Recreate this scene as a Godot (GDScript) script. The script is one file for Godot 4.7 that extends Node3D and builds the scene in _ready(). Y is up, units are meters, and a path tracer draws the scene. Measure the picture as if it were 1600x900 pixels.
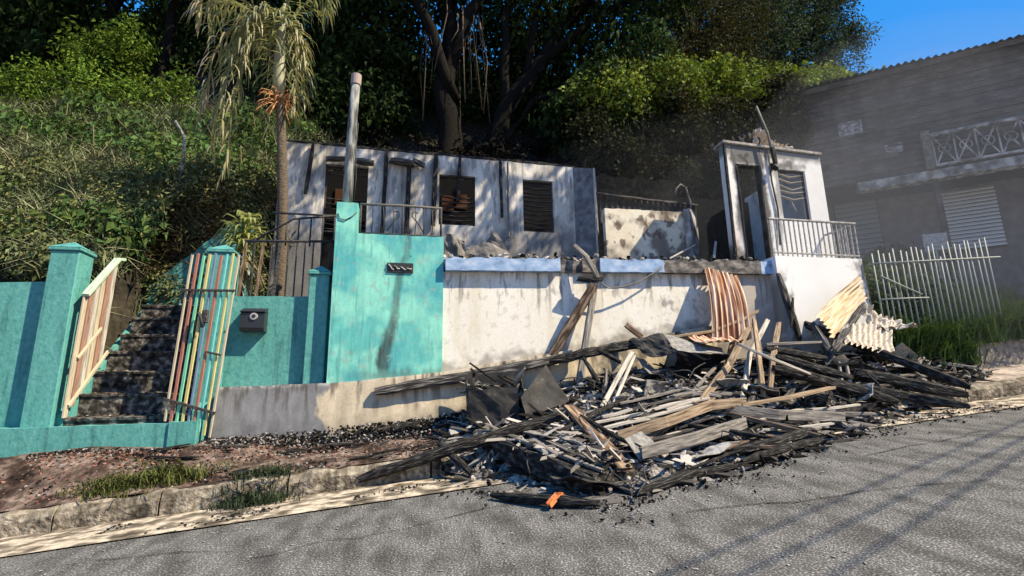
extends Node3D
# Burnt hillside house above a steep street, metres, y up. The street runs along x, the front walls stand near z = 0.

var M := {}                      # materials by plain name
var taken := {}
var rng := RandomNumberGenerator.new()
var nz := FastNoiseLite.new()
var ULC := Vector2.ZERO          # origin and size of the planar UV of the wall being built
var USZ := Vector2.ONE

# ---------------------------------------------------------------- naming
func numbered(called: String) -> String:
	var k: int = taken.get(called, 0)
	taken[called] = k + 1
	return called if k == 0 else "%s_%03d" % [called, k]

func tag(o: Node, label: String, category: String, group := "", kind := "") -> Node:
	if label: o.set_meta("label", label)
	if category: o.set_meta("category", category)
	if group: o.set_meta("group", group)
	if kind: o.set_meta("kind", kind)
	return o

func thing(called: String, label: String, category: String, at := Vector3.ZERO, turn := 0.0, group := "") -> Node3D:
	var o := Node3D.new()
	o.name = numbered(called)
	add_child(o)
	o.position = at
	o.rotation.y = turn
	tag(o, label, category, group)
	return o

func put(called: String, mesh: Mesh, mat: Material, parent: Node = null) -> MeshInstance3D:
	var o := MeshInstance3D.new()
	o.mesh = mesh
	o.material_override = mat
	if parent == null:
		o.name = numbered(called)
		add_child(o)
	else:
		o.name = called
		parent.add_child(o, true)
	return o

func struct(called: String, mesh: Mesh, mat: Material, label := "", category := "") -> MeshInstance3D:
	var o := put(called, mesh, mat)
	tag(o, label, category, "", "structure")
	return o

# ---------------------------------------------------------------- mesh helpers
func mb(smooth := false) -> SurfaceTool:
	var st := SurfaceTool.new()
	st.begin(Mesh.PRIMITIVE_TRIANGLES)
	st.set_smooth_group(0 if smooth else -1)
	return st

func done(st: SurfaceTool) -> ArrayMesh:
	st.generate_normals()
	return st.commit()

func vert(st: SurfaceTool, p: Vector3, uv: Vector2) -> void:
	st.set_uv(uv)
	st.add_vertex(p)

func tri(st: SurfaceTool, a: Vector3, b: Vector3, c: Vector3, ua := Vector2.ZERO, ub := Vector2.ZERO, uc := Vector2.ZERO) -> void:
	vert(st, a, ua); vert(st, b, ub); vert(st, c, uc)

func wuv(p: Vector3) -> Vector2:
	return Vector2((p.x - ULC.x) / USZ.x, 1.0 - (p.y - ULC.y) / USZ.y)

func quad(st: SurfaceTool, a: Vector3, b: Vector3, c: Vector3, d: Vector3) -> void:   # a b c d go clockwise seen from the front
	tri(st, a, b, c, wuv(a), wuv(b), wuv(c))
	tri(st, a, c, d, wuv(a), wuv(c), wuv(d))

# eight corners: 0-3 the front face (left bottom, right bottom, right top, left top), 4-7 the same at the back
func hexa(st: SurfaceTool, p: Array) -> void:
	quad(st, p[0], p[3], p[2], p[1]); quad(st, p[5], p[6], p[7], p[4])
	quad(st, p[3], p[7], p[6], p[2]); quad(st, p[4], p[0], p[1], p[5])
	quad(st, p[4], p[7], p[3], p[0]); quad(st, p[1], p[2], p[6], p[5])

func box(st: SurfaceTool, lo: Vector3, hi: Vector3, rise := 0.0) -> void:   # rise: how far the right end stands above the left
	hexa(st, [Vector3(lo.x, lo.y, hi.z), Vector3(hi.x, lo.y + rise, hi.z), Vector3(hi.x, hi.y + rise, hi.z), Vector3(lo.x, hi.y, hi.z),
		Vector3(lo.x, lo.y, lo.z), Vector3(hi.x, lo.y + rise, lo.z), Vector3(hi.x, hi.y + rise, lo.z), Vector3(lo.x, hi.y, lo.z)])

# a box with its edges chamfered by c
func cbox(st: SurfaceTool, lo: Vector3, hi: Vector3, c := 0.01) -> void:
	var m := (lo + hi) / 2
	var h := (hi - lo) / 2
	c = minf(c, minf(h.x, minf(h.y, h.z)) * 0.9)
	var v := func(sx, sy, sz, ax) -> Vector3:
		var q := Vector3(h.x - c, h.y - c, h.z - c)
		q[ax] += c
		return m + Vector3(q.x * sx, q.y * sy, q.z * sz)
	for ax in 3:
		var b := (ax + 1) % 3
		var d := (ax + 2) % 3
		for s in [-1, 1]:
			var k := []
			for e in [[-1, -1], [-1, 1], [1, 1], [1, -1]]:
				var g := [0, 0, 0]
				g[ax] = s; g[b] = e[0]; g[d] = e[1]
				k.append(v.call(g[0], g[1], g[2], ax))
			if s < 0: k.reverse()
			quad(st, k[0], k[1], k[2], k[3])
		for e in [[-1, -1], [-1, 1], [1, 1], [1, -1]]:      # edges that run along ax
			var k := []
			for t in [[-1, b], [1, b], [1, d], [-1, d]]:
				var g := [0, 0, 0]
				g[ax] = t[0]; g[b] = e[0]; g[d] = e[1]
				k.append(v.call(g[0], g[1], g[2], t[1]))
			if e[0] * e[1] < 0: k.reverse()
			quad(st, k[0], k[1], k[2], k[3])
	for sx in [-1, 1]:
		for sy in [-1, 1]:
			for sz in [-1, 1]:
				var k := [v.call(sx, sy, sz, 0), v.call(sx, sy, sz, 1), v.call(sx, sy, sz, 2)]
				if sx * sy * sz > 0: k.reverse()
				tri(st, k[0], k[1], k[2], wuv(k[0]), wuv(k[1]), wuv(k[2]))

func bx(lo: Vector3, hi: Vector3, c := 0.008) -> ArrayMesh:
	var st := mb()
	cbox(st, lo, hi, c)
	return done(st)

# wall in columns between x0 and x1 with an uneven top and foot and holes cut through
func wall(x0: float, x1: float, z0: float, z1: float, foot: Callable, top: Callable, holes := [], step := 0.12) -> ArrayMesh:
	var xs := [x0]
	var x := x0 + step
	while x < x1 - step * 0.4:
		xs.append(x)
		x += step
	xs.append(x1)
	for h in holes:
		for e in [h.position.x, h.end.x]:
			if e > x0 and e < x1 and not xs.has(e): xs.append(e)
	xs.sort()
	var st := mb()
	for i in xs.size() - 1:
		var a: float = xs[i]
		var b: float = xs[i + 1]
		var cuts := []
		for h in holes:
			if h.position.x < b - 0.0005 and h.end.x > a + 0.0005: cuts.append(h)
		cuts.sort_custom(func(p, q): return p.position.y < q.position.y)
		var fa: float = foot.call(a)
		var fb: float = foot.call(b)
		for h in cuts:
			if h.position.y > minf(fa, fb): piece(st, a, b, z0, z1, fa, fb, h.position.y, h.position.y)
			fa = h.end.y; fb = h.end.y
		piece(st, a, b, z0, z1, fa, fb, top.call(a), top.call(b))
	return done(st)

func piece(st: SurfaceTool, a: float, b: float, z0: float, z1: float, fa: float, fb: float, ta: float, tb: float) -> void:
	if ta <= fa and tb <= fb: return
	hexa(st, [Vector3(a, fa, z1), Vector3(b, fb, z1), Vector3(b, tb, z1), Vector3(a, ta, z1), Vector3(a, fa, z0), Vector3(b, fb, z0), Vector3(b, tb, z0), Vector3(a, ta, z0)])

func flat(y: float, slope := 0.0, x0 := 0.0, rough := 0.0) -> Callable:
	return func(x: float) -> float: return y + slope * (x - x0) + rough * nz.get_noise_2d(x * 420.0, y * 90.0)

func tube(st: SurfaceTool, pts: Array, radii: Array, sides := 8, lump := 0.0) -> void:
	var rings := []
	var along := 0.0
	var vs := []
	for i in pts.size():
		var a: Vector3 = pts[maxi(i - 1, 0)]
		var b: Vector3 = pts[mini(i + 1, pts.size() - 1)]
		var t := (b - a).normalized()
		var up := Vector3.FORWARD if absf(t.y) > 0.7 else Vector3.UP
		var s := t.cross(up).normalized()
		var u := s.cross(t).normalized()
		if i > 0: along += (pts[i] - pts[i - 1]).length()
		vs.append(along)
		var r: float = radii[mini(i, radii.size() - 1)]
		var ring := []
		for k in sides + 1:
			var q := TAU * (k % sides) / sides
			var d := s * cos(q) + u * sin(q)
			var p: Vector3 = pts[i] + d * r
			p += d * r * lump * nz.get_noise_3d(p.x * 320, p.y * 140, p.z * 320)
			ring.append(p)
		rings.append(ring)
	for i in pts.size() - 1:
		for k in sides:
			var u0 := float(k) / sides
			var u1 := float(k + 1) / sides
			var a := Vector2(u0, vs[i])
			var b := Vector2(u1, vs[i])
			var c := Vector2(u1, vs[i + 1])
			var d := Vector2(u0, vs[i + 1])
			tri(st, rings[i][k], rings[i][k + 1], rings[i + 1][k + 1], a, b, c)
			tri(st, rings[i][k], rings[i + 1][k + 1], rings[i + 1][k], a, c, d)
	for e in [0, pts.size() - 1]:
		for k in sides:
			if e == 0: tri(st, pts[0], rings[0][k + 1], rings[0][k])
			else: tri(st, pts[e], rings[e][k], rings[e][k + 1])

func pipe(pts: Array, r: float, sides := 8) -> ArrayMesh:
	var st := mb(true)
	tube(st, pts, [r], sides)
	return done(st)

# board or beam: a chamfered section carried along pts, worn by wear (0 sawn .. 1 burnt through)
func board(pts: Array, w: float, h: float, wear := 0.15, salt := 0.0) -> ArrayMesh:
	var fine := []
	for i in pts.size() - 1:
		var n := maxi(2, int((pts[i + 1] - pts[i]).length() / 0.16))
		for k in n: fine.append(pts[i].lerp(pts[i + 1], float(k) / n))
	fine.append(pts[-1])
	var st := mb()
	var c := minf(w, h) * (0.12 + 0.22 * wear)
	var sec := [Vector2(-w / 2 + c, -h / 2), Vector2(w / 2 - c, -h / 2), Vector2(w / 2, -h / 2 + c), Vector2(w / 2, h / 2 - c), Vector2(w / 2 - c, h / 2), Vector2(-w / 2 + c, h / 2), Vector2(-w / 2, h / 2 - c), Vector2(-w / 2, -h / 2 + c)]
	var rings := []
	var n := fine.size()
	var run := 0.0
	var vs := []
	for i in n:
		var t: Vector3 = (fine[mini(i + 1, n - 1)] - fine[maxi(i - 1, 0)]).normalized()
		var up := Vector3(0, 0, 1) if absf(t.y) > 0.55 else Vector3.UP
		var s := t.cross(up).normalized()
		var u := s.cross(t).normalized()
		if i > 0: run += (fine[i] - fine[i - 1]).length()
		vs.append(run)
		var e := minf(float(i), float(n - 1 - i))
		var thin := 1.0 - wear * (0.55 if e == 0 else 0.18 if e == 1 else 0.0)
		var ring := []
		for k in 8:
			var q: Vector2 = sec[k]
			var j := 1.0 + wear * 0.6 * nz.get_noise_3d(salt * 71 + i * 37, k * 29, salt * 13)
			var p: Vector3 = fine[i] + (s * q.x + u * q.y) * thin * j
			if e == 0: p += t * 0.09 * (0.3 + wear) * nz.get_noise_2d(k * 53 + salt * 17, i * 7 + salt)
			ring.append(p)
		rings.append(ring)
	for i in n - 1:
		for k in 8:
			var k2 := (k + 1) % 8
			var a := Vector2(k * 0.03 + salt * 0.37, vs[i]); var b := Vector2(k * 0.03 + 0.03 + salt * 0.37, vs[i])
			var cc := Vector2(b.x, vs[i + 1]); var d := Vector2(a.x, vs[i + 1])
			tri(st, rings[i][k], rings[i + 1][k], rings[i + 1][k2], a, d, cc)
			tri(st, rings[i][k], rings[i + 1][k2], rings[i][k2], a, cc, b)
	for e in [0, n - 1]:
		for k in 8:
			var k2 := (k + 1) % 8
			if e == 0: tri(st, fine[0], rings[0][k], rings[0][k2])
			else: tri(st, fine[e], rings[e][k2], rings[e][k])
	return done(st)

# corrugated sheet over four corners (left top, right top, right bottom, left bottom)
func corrugated(c: Array, waves: int, amp: float, belly := 0.0, crush := 0.0, salt := 0.0) -> ArrayMesh:
	var st := mb(true)
	var nu := waves * 6
	var nv := 10
	var nrm: Vector3 = (c[1] - c[0]).cross(c[3] - c[0]).normalized()
	for side in 2:
		var g := []
		for j in nv + 1:
			var row := []
			for i in nu + 1:
				var u := float(i) / nu
				var v := float(j) / nv
				var p: Vector3 = c[0].lerp(c[1], u).lerp(c[3].lerp(c[2], u), v)
				p += nrm * (amp * sin(u * waves * TAU) + belly * sin(v * PI) + crush * nz.get_noise_3d(u * 160 + salt * 50, v * 190, salt * 9) + side * 0.003)
				p += (c[3] - c[0]).normalized() * crush * 0.5 * nz.get_noise_2d(u * 300 + salt * 31, 7.0 + 60 * floorf(v * 1.99))
				row.append(p)
			g.append(row)
		for j in nv:
			for i in nu:
				var u0 := float(i) / nu; var u1 := float(i + 1) / nu; var v0 := float(j) / nv; var v1 := float(j + 1) / nv
				tri(st, g[j][i], g[j][i + 1], g[j + 1][i + 1], Vector2(u0, v0), Vector2(u1, v0), Vector2(u1, v1))
				tri(st, g[j][i], g[j + 1][i + 1], g[j + 1][i], Vector2(u0, v0), Vector2(u1, v1), Vector2(u0, v1))
	return done(st)

# thin dented plate over four corners
func plate(c: Array, dent := 0.03, thick := 0.012, salt := 0.0) -> ArrayMesh:
	var st := mb()
	var n := 8
	var nrm: Vector3 = (c[1] - c[0]).cross(c[3] - c[0]).normalized()
	var g := [[], []]
	for side in 2:
		for j in n + 1:
			for i in n + 1:
				var u := float(i) / n
				var v := float(j) / n
				var p: Vector3 = c[0].lerp(c[1], u).lerp(c[3].lerp(c[2], u), v)
				p += nrm * (dent * nz.get_noise_3d(u * 110 + salt * 40, v * 110, salt * 21) + side * thick)
				g[side].append(p)
	for side in 2:
		for j in n:
			for i in n:
				var q := j * (n + 1) + i
				quad(st, g[side][q], g[side][q + 1], g[side][q + n + 2], g[side][q + n + 1])
	for i in n:
		for e in [[i, i + 1], [n * (n + 1) + i, n * (n + 1) + i + 1], [i * (n + 1), (i + 1) * (n + 1)], [i * (n + 1) + n, (i + 1) * (n + 1) + n]]:
			quad(st, g[0][e[0]], g[0][e[1]], g[1][e[1]], g[1][e[0]])
	return done(st)

func chunk(r: Vector3, salt: int) -> ArrayMesh:     # a broken lump of about twelve faces
	var q := RandomNumberGenerator.new()
	q.seed = salt
	var st := mb()
	var n := 5
	var lo := []
	var hi := []
	for k in n:
		var a := TAU * (k + q.randf_range(-0.3, 0.3)) / n
		lo.append(Vector3(cos(a) * r.x * q.randf_range(0.7, 1.1), -r.y * q.randf_range(0.5, 1.0), sin(a) * r.z * q.randf_range(0.7, 1.1)))
		hi.append(Vector3(cos(a + 0.4) * r.x * q.randf_range(0.4, 0.9), r.y * q.randf_range(0.3, 1.0), sin(a + 0.4) * r.z * q.randf_range(0.4, 0.9)))
	var top := Vector3(0, r.y * 1.0, 0)
	var bot := Vector3(0, -r.y, 0)
	for k in n:
		var k2 := (k + 1) % n
		tri(st, lo[k], hi[k], lo[k2]); tri(st, lo[k2], hi[k], hi[k2])
		tri(st, hi[k], top, hi[k2]); tri(st, lo[k2], bot, lo[k])
	return done(st)

# a handful of folded leaves around the origin
func leaf_cluster(n: int, size: float, spread: float, aspect: float, salt: int, droop := 0.3) -> ArrayMesh:
	var q := RandomNumberGenerator.new()
	q.seed = salt
	var st := mb()
	for i in n:
		var p := Vector3(q.randfn(), q.randfn(), q.randfn()) * spread * 0.5
		var d := Vector3(q.randf_range(-1, 1), q.randf_range(-0.9, 0.5) - droop, q.randf_range(-1, 1)).normalized()
		var w := d.cross(Vector3(q.randfn(), q.randfn() + 1.0, q.randfn())).normalized()
		var up := w.cross(d)
		var l := size * q.randf_range(0.7, 1.3)
		var a := p
		var tip := p + d * l - up * l * 0.18
		var m1 := p + d * l * 0.45 + w * l * aspect * 0.5 + up * l * 0.1
		var m2 := p + d * l * 0.45 - w * l * aspect * 0.5 + up * l * 0.1
		tri(st, a, m1, tip); tri(st, a, tip, m2)
	return done(st)

func tuft(n: int, height: float, width: float, spread: float, salt: int, lean := 0.5) -> ArrayMesh:
	var q := RandomNumberGenerator.new()
	q.seed = salt
	var st := mb()
	for i in n:
		var a := q.randf() * TAU
		var p := Vector3(q.randfn() * spread, 0, q.randfn() * spread)
		var d := Vector3(cos(a), 0, sin(a))
		var s := Vector3(-d.z, 0, d.x) * width * 0.5
		var h := height * q.randf_range(0.5, 1.2)
		var l := lean * q.randf_range(0.2, 1.3) * h
		var b := p + d * l * 0.35 + Vector3.UP * h * 0.6
		var c := p + d * l + Vector3.UP * h * (0.95 - 0.4 * lean * q.randf())
		tri(st, p - s, b - s, b + s); tri(st, p - s, b + s, p + s); tri(st, b - s, c, b + s)
	return done(st)

func scatter(called: String, mesh: Mesh, mat: Material, xf: Array, cols: Array, parent: Node = null) -> MultiMeshInstance3D:
	var mm := MultiMesh.new()
	mm.transform_format = MultiMesh.TRANSFORM_3D
	mm.use_colors = true
	mm.mesh = mesh
	mm.instance_count = xf.size()
	for i in xf.size():
		mm.set_instance_transform(i, xf[i])
		mm.set_instance_color(i, cols[i])
	var o := MultiMeshInstance3D.new()
	o.multimesh = mm
	o.material_override = mat
	if parent:
		o.name = called
		parent.add_child(o, true)
	else:
		o.name = numbered(called)
		add_child(o)
	o.set_meta("kind", "stuff")
	return o

func spin(q: RandomNumberGenerator, s := 1.0, tilt := PI) -> Basis:
	return (Basis(Vector3.UP, q.randf() * TAU) * Basis(Vector3.RIGHT, q.randf_range(-tilt, tilt)) * Basis(Vector3.UP, q.randf() * TAU)).scaled(Vector3.ONE * s)

# ---------------------------------------------------------------- materials
func lin(r: float, g: float, b: float) -> Color:
	return Color(r, g, b).linear_to_srgb()

var shared := {}

func relief_of(freq: float) -> NoiseTexture2D:       # one relief pattern per coarseness, shared by all materials
	var key := "relief%.3f" % freq
	if not shared.has(key): shared[key] = noise(freq, 7, [])
	return shared[key]

func noise(freq: float, salt: int, ramp: Array, size := 512, octaves := 5, kind := FastNoiseLite.TYPE_SIMPLEX_SMOOTH) -> NoiseTexture2D:
	var f := FastNoiseLite.new()
	f.noise_type = kind
	f.seed = salt
	f.frequency = freq
	f.fractal_octaves = octaves
	var t := NoiseTexture2D.new()
	t.width = size; t.height = size
	t.seamless = true
	t.noise = f
	if ramp:
		var g := Gradient.new()
		var off := PackedFloat32Array()
		var col := PackedColorArray()
		for r in ramp:
			off.append(r[0]); col.append(r[1])
		g.offsets = off; g.colors = col
		t.color_ramp = g
	return t

# world-mapped material: fine pattern once per 1/scale metres, a coarse one multiplied over it, relief in centimetres
func mat(called: String, ramp: Array, scale: Vector3, rough := 0.9, relief := 0.4, coarse := [], coarse_scale := Vector3(0.17, 0.17, 0.17), freq := 0.02, world := true) -> StandardMaterial3D:
	var m := StandardMaterial3D.new()
	m.resource_name = called
	m.albedo_texture = noise(freq, called.hash() % 1000, ramp)
	m.roughness = rough
	m.metallic_specular = 0.06 if called.contains("soot") or called.contains("char") else 0.25
	m.uv1_triplanar = true
	m.uv1_world_triplanar = world
	m.uv1_scale = scale
	if relief > 0:
		m.heightmap_enabled = true
		m.heightmap_scale = relief
		m.heightmap_texture = relief_of(freq * 1.6)
	if coarse:
		m.detail_enabled = true
		m.detail_blend_mode = BaseMaterial3D.BLEND_MODE_MUL
		m.detail_uv_layer = BaseMaterial3D.DETAIL_UV_2
		m.detail_albedo = noise(0.012, called.hash() % 777 + 3, coarse)
		m.uv2_triplanar = true
		m.uv2_world_triplanar = world
		m.uv2_scale = coarse_scale
	M[called] = m
	return m

# material for boards: grain runs along v
func grain(called: String, ramp: Array, rough := 0.9, relief := 0.3) -> StandardMaterial3D:
	var m := StandardMaterial3D.new()
	m.resource_name = called
	m.albedo_texture = noise(0.025, called.hash() % 900, ramp)
	m.uv1_scale = Vector3(6.0, 0.42 if called == "char" else 0.2, 1)
	m.roughness = rough
	m.metallic_specular = 0.25
	if relief > 0:
		m.heightmap_enabled = true
		m.heightmap_scale = relief
		m.heightmap_texture = relief_of(0.04)
	M[called] = m
	return m

func plain(called: String, c: Color, rough := 0.6, metal := 0.0) -> StandardMaterial3D:
	var m := StandardMaterial3D.new()
	m.resource_name = called
	m.albedo_color = c
	m.roughness = rough
	m.metallic = metal
	if called.begins_with("soot") or called == "ember_brick": m.metallic_specular = 0.04
	M[called] = m
	return m

func leafy(called: String, through := 0.5) -> StandardMaterial3D:
	var m := StandardMaterial3D.new()
	m.resource_name = called
	m.vertex_color_use_as_albedo = true
	m.roughness = 0.75
	m.metallic_specular = 0.18
	m.backlight_enabled = true
	m.backlight = Color(through, through, through * 0.7)
	M[called] = m
	return m

# a picture of one wall, painted per pixel from metres (u right, v up from the foot) to a linear colour
func painted(called: String, origin: Vector2, size: Vector2, ppm: float, fn: Callable, rough := 0.9, relief := 0.25) -> StandardMaterial3D:
	var w := int(size.x * ppm)
	var h := int(size.y * ppm)
	var im := Image.create(w, h, false, Image.FORMAT_RGB8)
	for j in h:
		for i in w:
			var c: Color = fn.call(origin.x + (i + 0.5) / ppm, origin.y + size.y - (j + 0.5) / ppm)
			im.set_pixel(i, j, c.linear_to_srgb())
	var m := StandardMaterial3D.new()
	m.resource_name = called
	m.albedo_texture = ImageTexture.create_from_image(im)
	m.texture_repeat = false
	m.roughness = rough
	m.metallic_specular = 0.25
	M[called] = m
	return m

func frame(origin: Vector2, size: Vector2) -> void:
	ULC = origin
	USZ = size

func fb(x: float, y: float, f: float, salt := 0.0) -> float:      # 0..1 fractal noise, f patches per metre
	return clampf(0.5 + 0.75 * nz.get_noise_3d(x * f * 100, y * f * 100, salt * 37.7), 0.0, 1.0)

func sst(a: float, b: float, x: float) -> float:
	return smoothstep(a, b, x)

# ---------------------------------------------------------------- the lie of the land
const FRONT := [Vector2(0.4, 1.4), Vector2(0.9, 2.4), Vector2(1.8, 3.3), Vector2(2.3, 3.2), Vector2(3.5, 3.0), Vector2(5.2, 2.45), Vector2(7.4, 1.6), Vector2(9.5, 1.0), Vector2(11, 0.6)]
const HEAP := [Vector2(0.3, 0), Vector2(1.0, 0.12), Vector2(2.2, 0.32), Vector2(3.2, 0.5), Vector2(7.5, 0.5), Vector2(9.0, 0.3), Vector2(10.5, 0)]

func along(t: Array, x: float) -> float:
	if x <= t[0].x: return t[0].y
	for i in t.size() - 1:
		if x < t[i + 1].x: return lerpf(t[i].y, t[i + 1].y, (x - t[i].x) / (t[i + 1].x - t[i].x))
	return t[-1].y

func road_y(x: float, z: float) -> float:
	return 0.62 + 0.09 * x - 0.092 * (z - 1.5)

func walk_y(x: float, z: float) -> float:
	var bank := 0.2 * smoothstep(-0.9, -2.6, x) + 0.13 * smoothstep(-2.8, -4.2, x)
	return 0.87 + 0.09 * x + 0.2 * (1.5 - z) + bank * smoothstep(1.45, 0.3, z)

func ground_y(x: float, z: float) -> float:
	return road_y(x, z) if z > 1.5 else walk_y(x, maxf(z, 0.0))

func heap_y(x: float, z: float) -> float:
	var a := along(HEAP, x)
	var k := minf(1.0, a / 0.15)
	var t := smoothstep(1.0, 2.4, z)
	var b := lerpf(walk_y(x, maxf(z, 0.0)), road_y(x, z), t)
	return ground_y(x, z) * (1 - k) + b * k + a * (1 - smoothstep(0.5, along(FRONT, x), z))

func hill_y(x: float, z: float) -> float:
	var n := nz.get_noise_2d(x * 14, z * 14) * 0.5 + nz.get_noise_2d(x * 60, z * 60) * 0.12
	var left := 3.5 + 1.3 * (-0.9 - z) if z > -2.5 else 5.58 + 1.05 * (-2.5 - z)
	var mid := 2.6 if z > -3.0 else 4.6 + 1.35 * (-3.0 - z)
	var right := 2.2 + 0.09 * (x - 9) + 0.62 * maxf(0.0, 0.4 - z) if z > -3.4 else 4.6 + 1.2 * (-3.4 - z)
	var h := lerpf(left, mid, smoothstep(-3.0, -2.7, x) if z > -3.0 else smoothstep(-3.6, -2.2, x))
	h = lerpf(h, right, smoothstep(8.6, 8.9, x))
	if h > 12.5: h = 12.5 + (h - 12.5) * 0.25
	if x > -4.75 and x < -2.6 and z > -2.7: h = minf(h, 1.2 + maxf(0.0, -z) * 1.15 - 0.35)
	if z > -0.9 and x < 8.75: h = minf(h, lerpf(3.0, -1.0, smoothstep(-0.9, -0.6, z)))
	return h + (n if z < -3.2 or x < -4.8 else n * 0.2)

# ---------------------------------------------------------------- the scene
func _ready() -> void:
	rng.seed = 20240611
	nz.seed = 11
	nz.fractal_octaves = 4
	view_and_light()
	materials()
	land()
	front_walls()
	edge_walls()
	steps_and_gate()
	house()
	annex()
	fence()
	neighbour()
	greenery()
	heap()
	litter()
	smoke()

func view_and_light() -> void:
	var cam := Camera3D.new()
	cam.name = "camera"
	cam.fov = 58.72
	cam.near = 0.1
	cam.far = 900
	cam.position = Vector3(0, 1.6, 8.21)
	cam.rotation_degrees = Vector3(12.2, -11.86, -0.97)
	add_child(cam)
	cam.current = true
	var sky := ProceduralSkyMaterial.new()
	sky.sky_top_color = Color(0.13, 0.60, 0.97)
	sky.sky_horizon_color = Color(0.84, 0.89, 0.93)
	sky.sky_curve = 0.16
	sky.ground_horizon_color = Color(0.6, 0.58, 0.55)
	sky.ground_bottom_color = Color(0.2, 0.2, 0.2)
	sky.sun_angle_max = 0.0
	var s := Sky.new()
	s.sky_material = sky
	var e := Environment.new()
	e.background_mode = Environment.BG_SKY
	e.sky = s
	e.background_energy_multiplier = SKY_ENERGY
	e.ambient_light_source = Environment.AMBIENT_SOURCE_SKY
	e.tonemap_mode = Environment.TONE_MAPPER_LINEAR
	e.tonemap_exposure = EXPOSURE
	e.sdfgi_enabled = true
	e.ssao_enabled = true
	e.ssil_enabled = true
	e.volumetric_fog_enabled = true
	e.volumetric_fog_density = 0.0
	var we := WorldEnvironment.new()
	we.name = "environment"
	we.environment = e
	add_child(we)
	var sun := DirectionalLight3D.new()
	sun.name = "sun"
	sun.light_color = Color(1.0, 0.93, 0.80)
	sun.light_energy = 1.6
	sun.light_angular_distance = 0.5
	sun.shadow_enabled = true
	add_child(sun)
	sun.look_at_from_position(Vector3.ZERO, Vector3(-0.59, -0.74, -0.345), Vector3.UP)

const SKY_ENERGY := 0.5
const EXPOSURE := 2.0

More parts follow.
